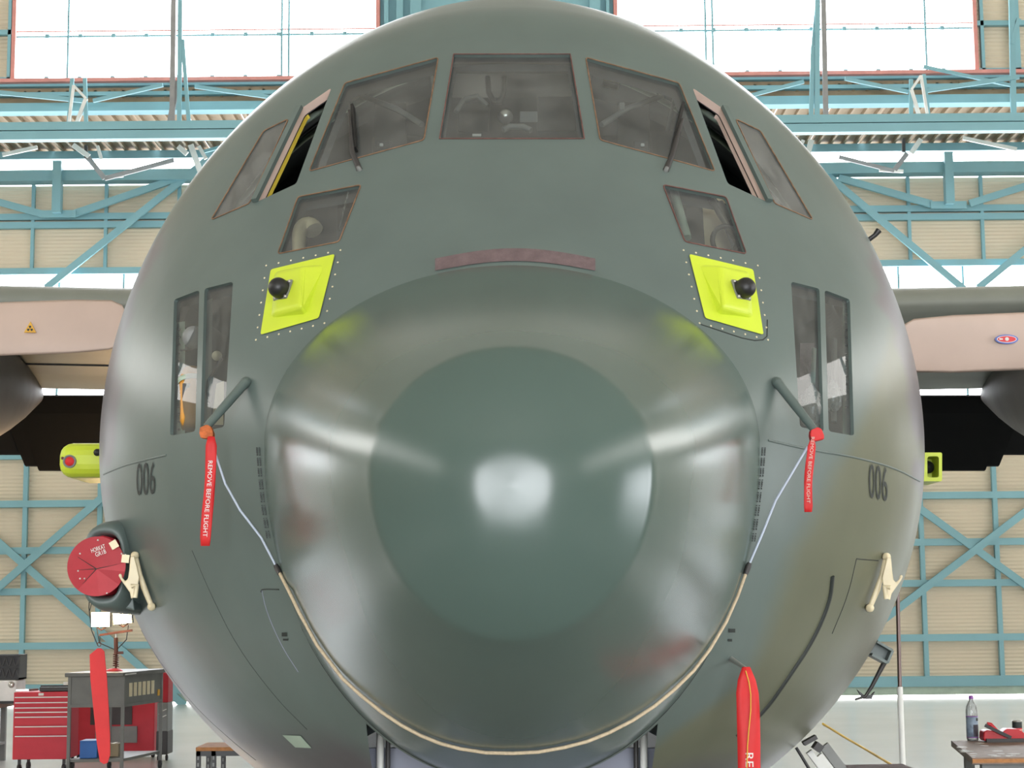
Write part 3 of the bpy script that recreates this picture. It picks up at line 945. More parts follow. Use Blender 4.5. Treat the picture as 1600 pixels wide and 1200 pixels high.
# things seen through the foot windows
pts = [deep(467, 400, 0.10), deep(467, 385, 0.11)] + [deep(480 - 13 * math.cos(a), 372 - 20 * math.sin(a), 0.12 + 0.03 * a) for a in np.linspace(0.2, math.pi * 0.8, 9)]
part(MB().tube(pts, [0.028, 0.029] + [0.031 + 0.012 * k / 8 for k in range(9)], 16), 'air_duct', 'cream_metal')
part(MB().tube([deep(544 - 14 * k / 6, 300 + 60 * k / 6, 0.05 + 0.01 * (k % 2)) for k in range(7)], 0.004, 5), 'wiring', 'bag')
c = deep(1133, 375, 0.16)
nv = -direction(1133, 375, False); ux = Vector((1, 0, 0)); uy = nv.cross(ux).normalized(); 
part(MB().tube([c + ux * 0.055 * math.cos(t) + uy * 0.06 * math.sin(t) for t in np.linspace(0, 2 * math.pi, 25)], 0.011, 8, False), 'nose_steering_wheel', 'black')
part(MB().prism([deep(1096, 300, 0.32), deep(1150, 310, 0.32), deep(1150, 395, 0.32), deep(1102, 392, 0.32)], direction(1120, 350, False) * 0.04), 'seat_side_panel', 'cream_metal')
part(MB().tube([deep(1052, 296, 0.15), deep(1074, 372, 0.15)], 0.02), 'pipe', 'mint')
part(MB().tube([deep(1112, 312, 0.14), deep(1150, 375, 0.14)], 0.016).tube([deep(1124, 318, 0.12), deep(1142, 345, 0.12)], 0.02), 'linkage', 'steel')
part(MB().tube([deep(1140, 340, 0.12), deep(1165, 400, 0.12)], 0.012), 'linkage', 'dark')
# things seen through the tall flank windows
for sg, xa, xb in ((-1, 271, 289), (1, 1317, 1328)):
    cx = (xa + xb) / 2
    top, bot = (505, 690) if sg < 0 else (470, 690)
    rb = MB().prism([deep(xa, top, 0.07), deep(xb, top - 3, 0.07), deep(xb, bot, 0.07), deep(xa, bot, 0.07)], direction(cx, 590, False) * 0.03)
    ro = part(rb, 'frame_rib', 'mint')
    for k in range(14):
        p = deep(cx, top + 10 + k * 12, 0.068)
        part(MB().lathe([(0.0, 0), (0.006, 0), (0.006, 0.004), (0, 0.004)], p, -direction(cx, 590, False), 8), 'hole', 'dark', ro)
p0, p1 = deep(302, 668, 0.13), deep(299, 574, 0.13)
ax = (p1 - p0).normalized(); L_ = (p1 - p0).length
ox = part(MB().lathe([(0, 0), (0.05, 0.0), (0.055, 0.03), (0.055, L_ * 0.8), (0.035, L_ * 0.97), (0, L_)], p0, ax, 18), 'amber_cylinder', 'amber')
part(MB().lathe([(0.058, L_ * 0.72), (0.06, L_ * 0.72), (0.06, L_ * 0.8), (0.058, L_ * 0.8)], p0, ax, 18), 'cylinder_strap', 'mint', ox)
part(MB().box(deep(291, 612, 0.06), (0.03, 0.02, 0.07)), 'cylinder_bracket', 'dark', ox)
part(MB().lathe([(0.03, 0), (0.05, 0.01), (0.05, 0.03), (0.03, 0.04), (0, 0.04)], deep(303, 527, 0.1), -direction(303, 527, False), 18), 'valve_body', 'grey')
part(MB().tube([deep(*p) for p in ((288, 510, 0.1), (295, 528, 0.1), (300, 545, 0.1), (284, 548, 0.12))], 0.008), 'wiring', 'dark')
part(MB().prism([deep(322, 470, 0.12), deep(332, 466, 0.12), deep(330, 660, 0.12), deep(316, 660, 0.12)], direction(325, 560, False) * 0.03), 'equipment_rack', 'grey')
part(MB().prism([deep(338, 600, 0.16), deep(350, 595, 0.16), deep(349, 664, 0.16), deep(330, 664, 0.16)], direction(340, 630, False) * 0.03), 'document_case', 'cream_metal')
part(MB().tube([deep(*p) for p in ((347, 560, 0.08), (335, 580, 0.08), (325, 595, 0.08), (324, 612, 0.08), (327, 630, 0.08))], 0.006), 'wiring', 'dark')
part(MB().lathe([(0, 0), (0.02, 0.01), (0.022, 0.03), (0, 0.04)], deep(339, 556, 0.1), -direction(339, 556, False), 12), 'knob', 'cream_metal')
for px_ in ((1268, 640), (1301, 622)):
    p = deep(*px_, 0.1)
    bg = MB()
    r0 = 0.055 if px_[0] < 1290 else 0.04
    prof = [(0.004, r0 * 2.0), (0.3 * r0, r0 * 1.7), (0.85 * r0, r0 * 0.9), (r0, 0.1 * r0), (0.9 * r0, -0.8 * r0), (0.5 * r0, -1.35 * r0), (0.004, -1.5 * r0)]
    vs, seg = [], 18
    for r, hgt in prof:
        for k in range(seg):
            a = 2 * math.pi * k / seg
            q = 1 + 0.14 * math.sin(5 * a + hgt * 60)
            vs.append(p + Vector((r * q * math.cos(a), r * q * math.sin(a) * 0.6, hgt)))
    bg.add(vs, [(i * seg + k, i * seg + (k + 1) % seg, (i + 1) * seg + (k + 1) % seg, (i + 1) * seg + k) for i in range(len(prof) - 1) for k in range(seg)], True)
    part(bg, 'plastic_bag', 'bag')
part(MB().prism([deep(1250, 536, 0.18), deep(1272, 536, 0.18), deep(1272, 590, 0.18), deep(1250, 594, 0.18)], direction(1265, 560, False) * 0.03), 'equipment_box', 'strip')
part(MB().tube([deep(1272, 545, 0.13), deep(1270, 600, 0.13)], 0.01), 'pipe', 'mint')
part(MB().tube([deep(1304, 530, 0.15), deep(1303, 660, 0.15)], 0.012), 'pipe', 'grey')

# ------------------------------------------------------------------ wipers, probes, fairings
for sg, bl, arm in ((-1, ((552, 168), (557, 236)), ((562, 266), (554, 246), (549, 181))), (1, ((1066, 165), (1048, 242)), ((1040, 267), (1047, 250), (1063, 194)))):
    a = [skin_pt(x, y, 0.03 if i else 0.0) for i, (x, y) in enumerate(arm)]
    w = part(MB().tube(a, [0.014, 0.011, 0.006], 8), 'wiper_arm', 'dark')
    b = [skin_pt(x, y, 0.008) for x, y in bl]
    part(MB().bar(b[0], b[1], 0.012, 0.03, skin_nrm(*bl[0])), 'wiper_blade', 'black', w)
    part(MB().lathe([(0, 0.022), (0.008, 0.02), (0.011, 0), (0.011, -0.02)], skin_pt(*arm[0]), skin_nrm(*arm[0]), 12), 'wiper_pivot', 'grey', w)

for sg in (-1, 1):
    q = [(800 + sg * a, b) for a, b in ((276, 398), (376, 422), (392, 524), (301, 498))]
    dt = [skin_hit(*p) for p in dens(rounded(q, 4), 8)]
    dd = [p[0] for p in dt]; tt = [p[1] for p in dt]
    Vp, Fp = sheet(np.linspace(min(dd), max(dd), 14), np.linspace(min(tt), max(tt), 14), bound=dt, off=0.005)
    yp = attach(mesh_obj('antenna_panel', Vp, Fp, 'yellow', True))
    yp['label'] = 'yellow-green primed panel with raised antenna fairing'
    # raised fairing
    o = lambda a, b, h: skin_pt(800 + sg * a, b, h)
    base = [o(370, 425, .003), o(292, 414, .003), o(321, 492, .003), o(376, 498, .003)]
    top = [o(364, 434, .032), o(317, 428, .055), o(319, 490, .05), o(366, 494, .028)]
    fr = MB().add(base + top, [(4, 5, 6, 7), (0, 1, 5, 4), (1, 2, 6, 5), (2, 3, 7, 6), (3, 0, 4, 7)])
    part(fr, 'antenna_fairing', 'yellow', yp, bevel=0.018)
    c = o(350, 463, 0.045)
    nv = (skin_nrm(800 + sg * 352, 454) + Vector((sg * 0.55, -0.35, 0.0))).normalized()
    mtx = nv.to_track_quat('Z', 'Y').to_matrix()
    pl = part(MB().box(c - nv * 0.006, (0.085, 0.085, 0.008), mtx), 'antenna_mount', 'grey', yp)
    r = 0.042
    part(MB().lathe([(r, -0.004), (r, 0.022)] + [(r * math.cos(a), 0.022 + r * 0.95 * math.sin(a)) for a in np.linspace(0.1, math.pi / 2, 9)], c, nv, 24), 'antenna_dome', 'black', pl)
    for i in (-1, 1):
        for j in (-1, 1):
            part(MB().lathe([(0, 0.006), (0.006, 0.005), (0.006, -0.004)], c + mtx @ Vector((i * 0.034, j * 0.034, 0.0)), nv, 8), 'screw', 'steel', pl)
    qq = [(800 + sg * (a + (8 if a > 330 else -8) ), b + (7 if b > 460 else -7)) for a, b in ((276, 398), (376, 422), (392, 524), (301, 498))]
    rv = MB()
    for x, y in dens(qq, 17):
        rv.lathe([(0, 0.003), (0.004, 0.002), (0.005, -0.001)], skin_pt(x, y), skin_nrm(x, y), 6)
    rvo = part(rv, 'rivets', 'cream_metal', yp)
    rvo['kind'] = 'stuff'

PITOT = {}
for sg, b, t in ((-1, (381, 597), (322, 668)), (1, (1217, 597), (1275, 675))):
    B = skin_pt(*b, -0.02)
    v = direction(*t, False)
    T = EYEP + v * ((B.y - 0.16) / v.y)
    PITOT[sg] = T
    d_ = (T - B)
    K = B + Vector((0, -0.05, 0.0))
    pm_ = part(MB().tube([B, B * 0.6 + K * 0.4, K, K + (T - K) * 0.1], [0.03, 0.026, 0.022, 0.02], 12), 'pitot_mast', 'green')
    part(MB().tube([K, K + (T - K) * 0.5, T], [0.02, 0.019, 0.016], 12), 'pitot_tube', 'green', pm_)

# lower right probe
PB = skin_pt(1143, 1030, -0.01)
v = direction(1166, 1045, False)
PT = EYEP + v * ((PB.y - 0.12) / v.y)
part(MB().tube([PB, PT], [0.012, 0.007], 10), 'angle_probe', 'steel')
# black stub antenna on the right shoulder
sp = skin_pt(1361, 373, -0.01)
part(MB().tube([sp, sp + Vector((0.035, -0.01, 0.025)), sp + Vector((0.055, -0.01, 0.05))], [0.012, 0.012, 0.016], 8), 'stub_antenna', 'black')

# drag hooks (cream castings) on both flanks
def hook(sg, ref, cx):
    def P(x, y, o):
        X = x if sg < 0 else 1596 - x
        return skin_pt(X, y + (2 if sg > 0 else 0), o)
    f = direction(220 if sg < 0 else 1376, 900, False)
    depth0 = (P(222, 905, 0.0) - EYEP).dot(f) - 0.10
    def Q(x, y, k=0.0):
        X = x if sg < 0 else 1596 - x
        vv = direction(X, y + (2 if sg > 0 else 0), False)
        return EYEP + vv * ((depth0 + k) / vv.dot(f))
    cb = [Q(211, 868, 0.03), Q(219, 898, 0.03), Q(225, 918, 0.03), Q(237, 948, 0.03)]
    h = part(MB().tube(cb, [0.013, 0.010, 0.014, 0.011], 10).lathe([(0, -0.02), (0.018, -0.01), (0.018, 0.012), (0, 0.02)], cb[0], (0, 1, 0), 12).lathe([(0, -0.02), (0.018, -0.01), (0.018, 0.012), (0, 0.02)], cb[-1], (0, 1, 0), 12), 'hoist_hook', 'cream_metal')
    for k in (0, -1):
        part(MB().tube([cb[k], cb[k] + f * 0.12], 0.012, 8), 'hook_stud', 'cream_metal', h)
    out = [(204, 869), (210, 869), (214, 885), (218, 902), (216, 914), (212, 918), (211, 933), (205, 936), (203, 926), (196, 916), (188, 905), (185, 899), (187, 896), (190, 897), (191, 903), (196, 908), (200, 904), (202, 890), (203, 878)]
    part(MB().prism([Q(x, y, -0.015) for x, y in out], f * 0.03), 'hook_plate', 'cream_metal', h, bevel=0.006)
    part(MB().tube([Q(205, 916, -0.03), Q(214, 914, -0.03), Q(211, 934, -0.03)], 0.011, 8), 'hook_pin', 'cream_metal', h)
    return h
hook(-1, None, 0); hook(1, None, 0)

# intake scoop on the starboard flank
sc0 = skin_pt(205, 884)
DS = 7.95
def Sx(x, y, d=DS):
    v = direction(x, y, False)
    return EYEP + v * (d / v.y)
ctr = Sx(160, 884)
rx, rz = 0.112, 0.205
def sq(c):
    return math.copysign(abs(c) ** 0.75, c)
prof = [(0.62, 0.25), (0.66, 0.1), (0.70, 0.03), (0.78, 0.0), (0.90, 0.015), (0.99, 0.07), (1.06, 0.18), (1.10, 0.4), (1.08, 0.8), (0.9, 1.3), (0.5, 1.7), (0.1, 1.9)]
sb = MB()
seg = 40
vs = []
for r, y in prof:
    for k in range(seg):
        a = 2 * math.pi * k / seg
        vs.append(ctr + Vector((rx * r * sq(math.cos(a)) + 0.26 * min(y, 1.9), y, rz * r * sq(math.sin(a)))))
sb.add(vs, [(i * seg + k, i * seg + (k + 1) % seg, (i + 1) * seg + (k + 1) % seg, (i + 1) * seg + k) for i in range(len(prof) - 1) for k in range(seg)], True)
scoop = part(sb, 'intake_scoop', 'green')
wbk = [ctr + Vector((0.06, 0.12, z)) for z in (0.2, -0.2)]
part(MB().prism([Sx(187, 830, DS + .1), Sx(193, 826, DS + .1), Sx(210, 955, DS + .1), Sx(185, 948, DS + .1)], (0.12, 0.9, 0)), 'scoop_fairing', 'green', scoop, bevel=0.02)
part(MB().prism([Sx(171, 812, 8.5), Sx(176, 806, 8.5), Sx(192, 802, 8.5), Sx(196, 815, 8.5), Sx(190, 815, 8.5), Sx(188, 807, 8.5), Sx(178, 810, 8.5), Sx(174, 815, 8.5)], (0.02, 0.12, 0)), 'scoop_bracket', 'green', scoop)

# sensor pods
pc = Sx(106, 721, 9.4)
pod_c = Sx(132, 721, 9.6)
mbp = MB().box(pod_c + Vector((0.03, 0.15, 0)), (0.30, 0.55, 0.19))
pod = part(mbp, 'sensor_pod', 'yellow2', bevel=0.07, label='yellow-green pod with red lens')
fy = pod_c.y + 0.15 - 0.275
lc = Sx(109, 721, fy - 0.002)
part(MB().lathe([(0.0, 0.004), (0.028, 0.006), (0.028, 0.008), (0.036, 0.01), (0.036, -0.01)], lc, (0, -1, 0), 20), 'lens_ring', 'grey', pod)
part(MB().lathe([(0.0, 0.016), (0.015, 0.014), (0.027, 0.004)], lc, (0, -1, 0), 20), 'red_lens', 'red', pod)
part(MB().lathe([(0.0, 0.01), (0.008, 0.006), (0.008, 0.0)], Sx(98, 716, fy), (0, -1, 0), 10), 'indicator', 'rust', pod)
part(MB().lathe([(0.0, 0.01), (0.02, 0.006), (0.02, 0.0)], Sx(152, 707, fy - 0.002), (0, -1, 0), 10), 'port', 'black', pod)
fr_ = MB()
o4 = [(1443, 708), (1471, 708), (1471, 751), (1443, 751)]
def frame(mb, outer, inner, d, depth, bx=0.0):
    O = [Sx(x, y, d) for x, y in outer]; I = [Sx(x, y, d) for x, y in inner]
    O2 = [p + Vector((0, depth, 0)) for p in O]; I2 = [p + Vector((0, depth, 0)) for p in I]
    n = len(O)
    f = []
    for i in range(n):
        j = (i + 1) % n
        f += [(i, j, n + j, n + i), (2 * n + i, 3 * n + i, 3 * n + j, 2 * n + j), (i, 2 * n + i, 2 * n + j, j), (n + i, n + j, 3 * n + j, 3 * n + i)]
    mb.add(O + I + O2 + I2, f)
frame(fr_, rounded([(1436, 707), (1472, 707), (1472, 752), (1436, 752)], 3), rounded([(1449, 713), (1467, 713), (1467, 746), (1449, 746)], 4), 9.5, 0.3)
bx_ = part(fr_, 'sensor_housing', 'yellow2', label='pale green open sensor housing')
part(MB().prism([Sx(1449, 713, 9.66), Sx(1467, 713, 9.66), Sx(1467, 746, 9.66), Sx(1449, 746, 9.66)], (0, 0.02, 0)), 'housing_back', 'yellow2', bx_)
part(MB().lathe([(0, 0.03), (0.03, 0.02), (0.035, 0)], Sx(1450, 730, 9.62), (0, -1, 0), 16), 'port', 'black', bx_)

# green bracket with arm and claw low on the port flank
g0 = [Sx(1366, 1002, 9.0), Sx(1390, 1016, 9.0), Sx(1382, 1035, 9.0), Sx(1358, 1022, 9.0)]
br = part(MB().prism(g0, (0.0, 0.12, 0)), 'step_bracket', 'green')
part(MB().bar(g0[0], g0[1], 0.012, 0.16).bar(g0[3], g0[2], 0.014, 0.16).bar(g0[1], g0[2], 0.012, 0.16), 'bracket_flange', 'green', br)
part(MB().tube([Sx(1383, 1033, 9.05), Sx(1374, 1050, 9.05), Sx(1362, 1073, 9.05), Sx(1352, 1088, 9.05), Sx(1336, 1093, 9.05)], [0.014, 0.012, 0.01, 0.008, 0.005], 8), 'bracket_arm', 'dark', br)
part(MB().prism([Sx(x, y, 9.05) for x, y in ((1340, 1078), (1350, 1086), (1362, 1086), (1367, 1081), (1362, 1092), (1349, 1092))], (0, 0.03, 0)), 'bracket_claw', 'black', br)

# wheel bay with lavender panel, white struts
bayp = part(MB().prism([Vector((-0.60, 7.42, 1.22)), Vector((0.60, 7.42, 1.22)), Vector((0.60, 7.42, 0.5)), Vector((-0.60, 7.42, 0.5))], (0, 0.04, 0)), 'wheel_bay_door', 'lavender')
for x in (-0.545, 0.545):
    part(MB().tube([(x, 7.36, 0.6), (x, 7.36, 1.5)], 0.016, 8), 'door_strut', 'white', bayp)
    part(MB().tube([(x * 0.94, 7.35, 0.6), (x * 0.94, 7.35, 1.5)], 0.01, 8), 'door_rod', 'dark', bayp)
part(MB().box((0, 7.8, 1.5), (1.2, 1.0, 0.05)), 'wheel_bay_roof', 'dark')
# nose gear leg and wheels
ng = part(MB().tube([(0, 8.2, 1.5), (0, 8.2, 0.45)], 0.08, 14), 'nose_gear_leg', 'grey')
for x in (-0.22, 0.22):
    part(MB().lathe([(0.05, -0.1), (0.3, -0.12), (0.42, -0.08), (0.44, 0), (0.42, 0.08), (0.3, 0.12), (0.05, 0.1)], (x, 8.2, 0.45), (1, 0, 0), 28), 'nose_wheel', 'black', ng)
# main gear sponsons keep the machine on the ground
for sg in (-1, 1):
    sp_ = MB()
    pr = [(13.5, .05), (14.5, .38), (16, .48), (19, .48), (21, .3), (22.5, .05)]
    sp_.lathe([(r, d) for d, r in pr], (sg * 2.0, 0, 1.0), (0, 1, 0), 20)
    so = part(sp_, 'gear_sponson', 'green')
    for d in (16.5, 18.2):
        part(MB().lathe([(0.05, -0.2), (0.5, -0.22), (0.68, -0.14), (0.7, 0), (0.68, 0.14), (0.5, 0.22), (0.05, 0.2)], (sg * 1.95, d, 0.72), (1, 0, 0), 28), 'main_wheel', 'black', so)

# wing, flaps, nacelles, propellers
for sg in (-1, 1):
    up = [(14.2, 4.28), (14.24, 4.36), (14.4, 4.43), (14.8, 4.49), (15.6, 4.54), (17.0, 4.44), (17.6, 4.32)]
    lo = [(17.6, 3.955), (16.5, 3.97), (15.2, 4.03), (14.6, 4.09), (14.3, 4.18), (14.22, 4.24)]
    prof = up + lo
    xs = [1.4, 4, 7, 10]
    w = MB()
    w.add([Vector((sg * x, d, z + 0.02 * (x - 2))) for x in xs for d, z in prof], [(i * 13 + k, i * 13 + (k + 1) % 13, (i + 1) * 13 + (k + 1) % 13, (i + 1) * 13 + k) for i in range(3) for k in range(13)], True)
    wing = part(w, 'wing', 'wing')
    for x in np.arange(2.6, 9, 1.1):
        part(MB().bar((sg * x, 14.7, 4.075 + 0.02 * (x - 2)), (sg * x, 17.5, 3.955 + 0.02 * (x - 2)), 0.015, 0.02), 'wing_rib_seam', 'dark', wing)
    part(MB().bar((sg * 1.6, 16.0, 3.98), (sg * 9.5, 16.0, 4.14), 0.02, 0.015, (0, 1, 0)), 'wing_spar_seam', 'dark', wing)
    def ztan(y, d):
        return at(800, y, d, False).z
    for x0, x1, yt in ((1.6, 5.12, 736), (5.12, 5.27, 729), (5.27, 9.5, 711)):
        z1 = ztan(yt, 18.9)
        pr = [(17.78, ztan(619, 17.78)), (17.9, ztan(617, 17.9)), (18.9, z1), (18.85, z1 + 0.01), (18.0, 3.80)]
        part(MB().prism([Vector((sg * x0, d, z)) for d, z in pr], (sg * (x1 - x0), 0, 0)), 'flap', 'flap', wing)
    nx = sg * 4.9
    nc_ = MB()
    seg = 28
    loops = [(12.75, .30, 3.77), (12.9, .42, 3.76), (13.3, .55, 3.74), (14.2, .60, 3.74), (15.2, .58, 3.75), (16.0, .46, 3.81), (16.8, .31, 3.88), (17.6, .14, 3.95), (18.1, .02, 3.98)]
    nc_.add([Vector((nx + r * math.cos(a), d, z + r * 1.05 * math.sin(a))) for d, r, z in loops for a in np.linspace(0, 2 * math.pi, seg + 1)[:-1]],
            [(i * seg + k, i * seg + (k + 1) % seg, (i + 1) * seg + (k + 1) % seg, (i + 1) * seg + k) for i in range(len(loops) - 1) for k in range(seg)], True)
    nac = part(nc_, 'engine_nacelle', 'nacelle')
    hub = Vector((nx, 12.55, 3.77))
    sp_ = part(MB().lathe([(0.0, -0.45), (0.14, -0.38), (0.24, -0.22), (0.29, 0.0), (0.30, 0.25)], hub, (0, 1, 0), 24), 'propeller_spinner', 'nacelle')
    for k in range(4):
        ang = math.radians((2.1 if sg < 0 else 2.3) + 90 * k) + (0 if sg < 0 else math.pi)
        u = Vector((math.cos(ang), 0, math.sin(ang)))
        t = Vector((-math.sin(ang), 0, math.cos(ang)))
        st = [(0.25, 0.10, 0.09), (0.5, 0.15, 0.07), (0.8, 0.19, 0.05), (1.2, 0.205, 0.035), (1.7, 0.205, 0.022), (1.98, 0.19, 0.014), (2.06, 0.15, 0.008), (2.09, 0.09, 0.005)]
        vs, sg_n = [], 14
        for r, c_, th_ in st:
            for j in range(sg_n):
                a = 2 * math.pi * j / sg_n
                vs.append(hub + u * r + t * (c_ * math.cos(a)) + Vector((0, th_ * math.sin(a) + 0.22 * c_ * math.cos(a), 0)))
        b = MB().add(vs, [(i * sg_n + j, i * sg_n + (j + 1) % sg_n, (i + 1) * sg_n + (j + 1) % sg_n, (i + 1) * sg_n + j) for i in range(len(st) - 1) for j in range(sg_n)] + [tuple(range(7 * sg_n, 8 * sg_n))], True)
        bo = part(b, 'propeller_blade', 'blade', sp_)
        if k == 0:
            if sg < 0:
                c = Sx(47, 512, 12.49)
                tri = [c + Vector((-0.043, 0, -0.035)), c + Vector((0.043, 0, -0.035)), c + Vector((0.0, 0, 0.045))]
                part(MB().prism(tri, (0, 0.01, 0)), 'warning_sticker', 'trefoil', sp_)
                tf = MB()
                for q in range(3):
                    a = math.pi / 2 + q * 2 * math.pi / 3
                    cc = c + Vector((0, -0.004, -0.008))
                    tf.prism([cc + Vector((r_ * math.cos(a + da), 0, r_ * math.sin(a + da))) for r_, da in ((0.005, -0.5), (0.021, -0.5), (0.023, 0), (0.021, 0.5), (0.005, 0.5))], (0, 0.003, 0))
                part(tf, 'trefoil_mark', 'ink', sp_)
            else:
                c = Sx(1573, 530, 12.49)
                def ell(a_, b_, dy):
                    return [c + Vector((a_ * math.cos(x), dy, b_ * math.sin(x))) for x in np.linspace(0, 2 * math.pi, 29)[:-1]]
                part(MB().prism(ell(0.084, 0.034, 0), (0, 0.01, 0)), 'maker_decal', 'decalblue', sp_)
                part(MB().prism(ell(0.072, 0.026, -0.003), (0, 0.003, 0)), 'decal_ring', 'white', sp_)
                part(MB().prism(ell(0.066, 0.022, -0.005), (0, 0.003, 0)), 'decal_field', 'decalred', sp_)
                part(MB().prism([c + Vector((0.014 * math.cos(x), -0.008, 0.014 * math.sin(x))) for x in np.linspace(0, 2 * math.pi, 13)[:-1]], (0, 0.003, 0)).prism([c + Vector((x, -0.008, z)) for x, z in ((-0.055, -0.006), (-0.03, -0.004), (-0.03, 0.004), (-0.055, 0.007))], (0, 0.003, 0)), 'decal_mark', 'white', sp_)

# ------------------------------------------------------------------ seams, stencils and marks on the skin
def seam(pts, r=0.003, material='ink', name='skin_seam', off=0.0):
    q = []
    for _ in range(2 if len(pts) > 2 else 0):
        c_ = [pts[0]]
        for i in range(len(pts) - 1):
            a, b = np.array(pts[i], float), np.array(pts[i + 1], float)
            c_ += [tuple(a * 0.75 + b * 0.25), tuple(a * 0.25 + b * 0.75)]
        pts = c_ + [pts[-1]]
    for i in range(len(pts) - 1):
        a, b = np.array(pts[i], float), np.array(pts[i + 1], float)
        k = max(1, int(np.linalg.norm(b - a) / 10))
        q += [skin_pt(*(a + (b - a) * j / k), off) for j in range(k)]
    q.append(skin_pt(*pts[-1], off))
    return part(MB().tube(q, r, 5), name, material)
seam([(162, 741), (185, 731), (205, 724), (260, 711)], 0.005, 'green')
seam([(1200, 688), (1260, 702), (1340, 715), (1400, 732), (1437, 752)], 0.005, 'green')
seam([(1095, 507), (1198, 541), (1199, 500)], 0.003)
seam([(300, 860), (330, 930), (370, 1010), (430, 1090), (480, 1140)], 0.0013)
seam([(220, 985), (260, 1050), (310, 1110), (365, 1160), (400, 1188)], 0.0013)
seam([(1300, 900), (1296, 940), (1270, 1000), (1230, 1060), (1195, 1110), (1150, 1150)], 0.012, 'ink', 'antenna_strip')
seam([(408, 925), (409, 920), (436, 921)], 0.003); seam([(409, 922), (416, 955), (440, 1010), (466, 1050)], 0.002, 'lavender')
seam([(1338, 873), (1372, 876)], 0.003); seam([(1338, 873), (1325, 930), (1300, 990)], 0.0025)
def stencil(x0, y0, x1, y1, body, name):
    vs, fs = text_mesh(body)
    mx = max(v.x for v in vs); mn = min(v.x for v in vs); my = max(v.y for v in vs); m0 = min(v.y for v in vs)
    P = []
    for v in vs:
        a = (v.x - mn) / (mx - mn); b = (v.y - m0) / (my - m0)
        P.append(skin_pt(x0 + (x1 - x0) * a, y0 + (y1 - y0) * (1 - b) + (6 if x0 > 800 else -3) * a, 0.003))
    part(MB().add(P, fs), name, 'ink')
stencil(214, 724, 243, 775, '006', 'stencil_number')
stencil(1357, 724, 1386, 778, '006', 'stencil_number')
# rows of tiny worn stencil marks beside the radome joint
for sg, pts in ((-1, [(404, 700), (407, 740), (412, 790), (420, 840)]), (1, [(1193, 700), (1190, 740), (1184, 790), (1177, 845)])):
    mb = MB()
    for k in range(46):
        f = k / 45 * 3
        i = min(int(f), 2); t = f - i
        x = pts[i][0] + (pts[i + 1][0] - pts[i][0]) * t; y = pts[i][1] + (pts[i + 1][1] - pts[i][1]) * t
        if k % 6 == 5: continue
        for dx in (-2.2, 1.8):
            p = skin_pt(x + dx, y, 0.002)
            mb.box(p, (0.005, 0.004, 0.004 + 0.003 * ((k * 7) % 3)))
    o = part(mb, 'stencil_marks', 'ink'); o['kind'] = 'stuff'
for cx, cy, w, h in ((445, 991, 4, 6), (447, 999, 4, 3), (1143, 985, 5, 6), (1140, 1000, 3, 4)):
    part(MB().prism([skin_pt(cx - w, cy - h / 2, 0.003), skin_pt(cx + w, cy - h / 2, 0.003), skin_pt(cx + w, cy + h / 2, 0.003), skin_pt(cx - w, cy + h / 2, 0.003)], (0, 0.002, 0)), 'stencil_block', 'ink')
part(MB().prism([skin_pt(442, 1148, 0.003), skin_pt(470, 1149, 0.003), skin_pt(487, 1168, 0.003), skin_pt(462, 1167, 0.003)], (0, 0.003, 0)), 'data_placard', 'mint')

# ------------------------------------------------------------------ loose things hung on the aircraft
def ac_thing(name, label, cat, p, group=None):
    """a thing of its own, built in aircraft coordinates, its origin at p"""
    o = thing(name, label, cat, group=group)
    o.matrix_world = PLANE_M @ Matrix.Translation(p)
    return o

def ac_part(root, p, mb, name, material, parent=None, bevel=0.0, label=None):
    o = mb.build(name, material, None, bevel)
    o.parent = parent or root
    if parent is None:
        o.matrix_parent_inverse = Matrix.Translation(-Vector(p))
    if label: o['label'] = label
    return o

def ribbon(path, width, wide=Vector((1, 0, 0)), thick=0.003, waves=0.004):
    """cloth strip: path of centre points, width (scalar or list)"""
    n = len(path)
    ws = width if isinstance(width, list) else [width] * n
    vs = []
    for i, p in enumerate(path):
        for j in range(5):
            u = j / 4 - 0.5
            off = Vector((0, -waves * math.sin(i * 0.9 + j * 1.1) - 0.3 * waves * math.cos(j * 3 + i * 2.3), 0))
            vs.append(Vector(p) + wide * (u * ws[i]) + off)
    m = len(vs)
    vs += [v + Vector((0, thick, 0)) for v in vs]
    fs = []
    for i in range(n - 1):
        for j in range(4):
            a, b, c, d = i * 5 + j, i * 5 + j + 1, (i + 1) * 5 + j + 1, (i + 1) * 5 + j
            fs += [(a, b, c, d), (m + a, m + d, m + c, m + b)]
        fs += [(i * 5, (i + 1) * 5, m + (i + 1) * 5, m + i * 5), (i * 5 + 4, m + i * 5 + 4, m + (i + 1) * 5 + 4, (i + 1) * 5 + 4)]
    fs += [tuple(range(5)) + tuple(m + j for j in range(4, -1, -1)), tuple((n - 1) * 5 + j for j in range(5)) + tuple(m + (n - 1) * 5 + j for j in range(4, -1, -1))]
    return MB().add(vs, fs, True)

def lettering(path, body, height, s0, s1, dy=-0.009):
    """letters running down a strip, their tops towards picture right"""
    vs, fs = text_mesh(body)
    mx = max(v.x for v in vs)
    L = [0]
    for i in range(len(path) - 1): L.append(L[-1] + (path[i + 1] - path[i]).length)
    def along(s):
        for i in range(len(path) - 1):
            if s <= L[i + 1] or i == len(path) - 2:
                t = (s - L[i]) / (L[i + 1] - L[i])
                return path[i].lerp(path[i + 1], t)
    P = []
    for v in vs:
        s = s0 + (s1 - s0) * v.x / mx
        P.append(along(s) + Vector(((v.y - 0.36) / 0.72 * height, dy, 0)))
    return MB().add(P, fs)

def sight(x, y, d):
    v = direction(x, y, False)
    return EYEP + v * (d / v.y)

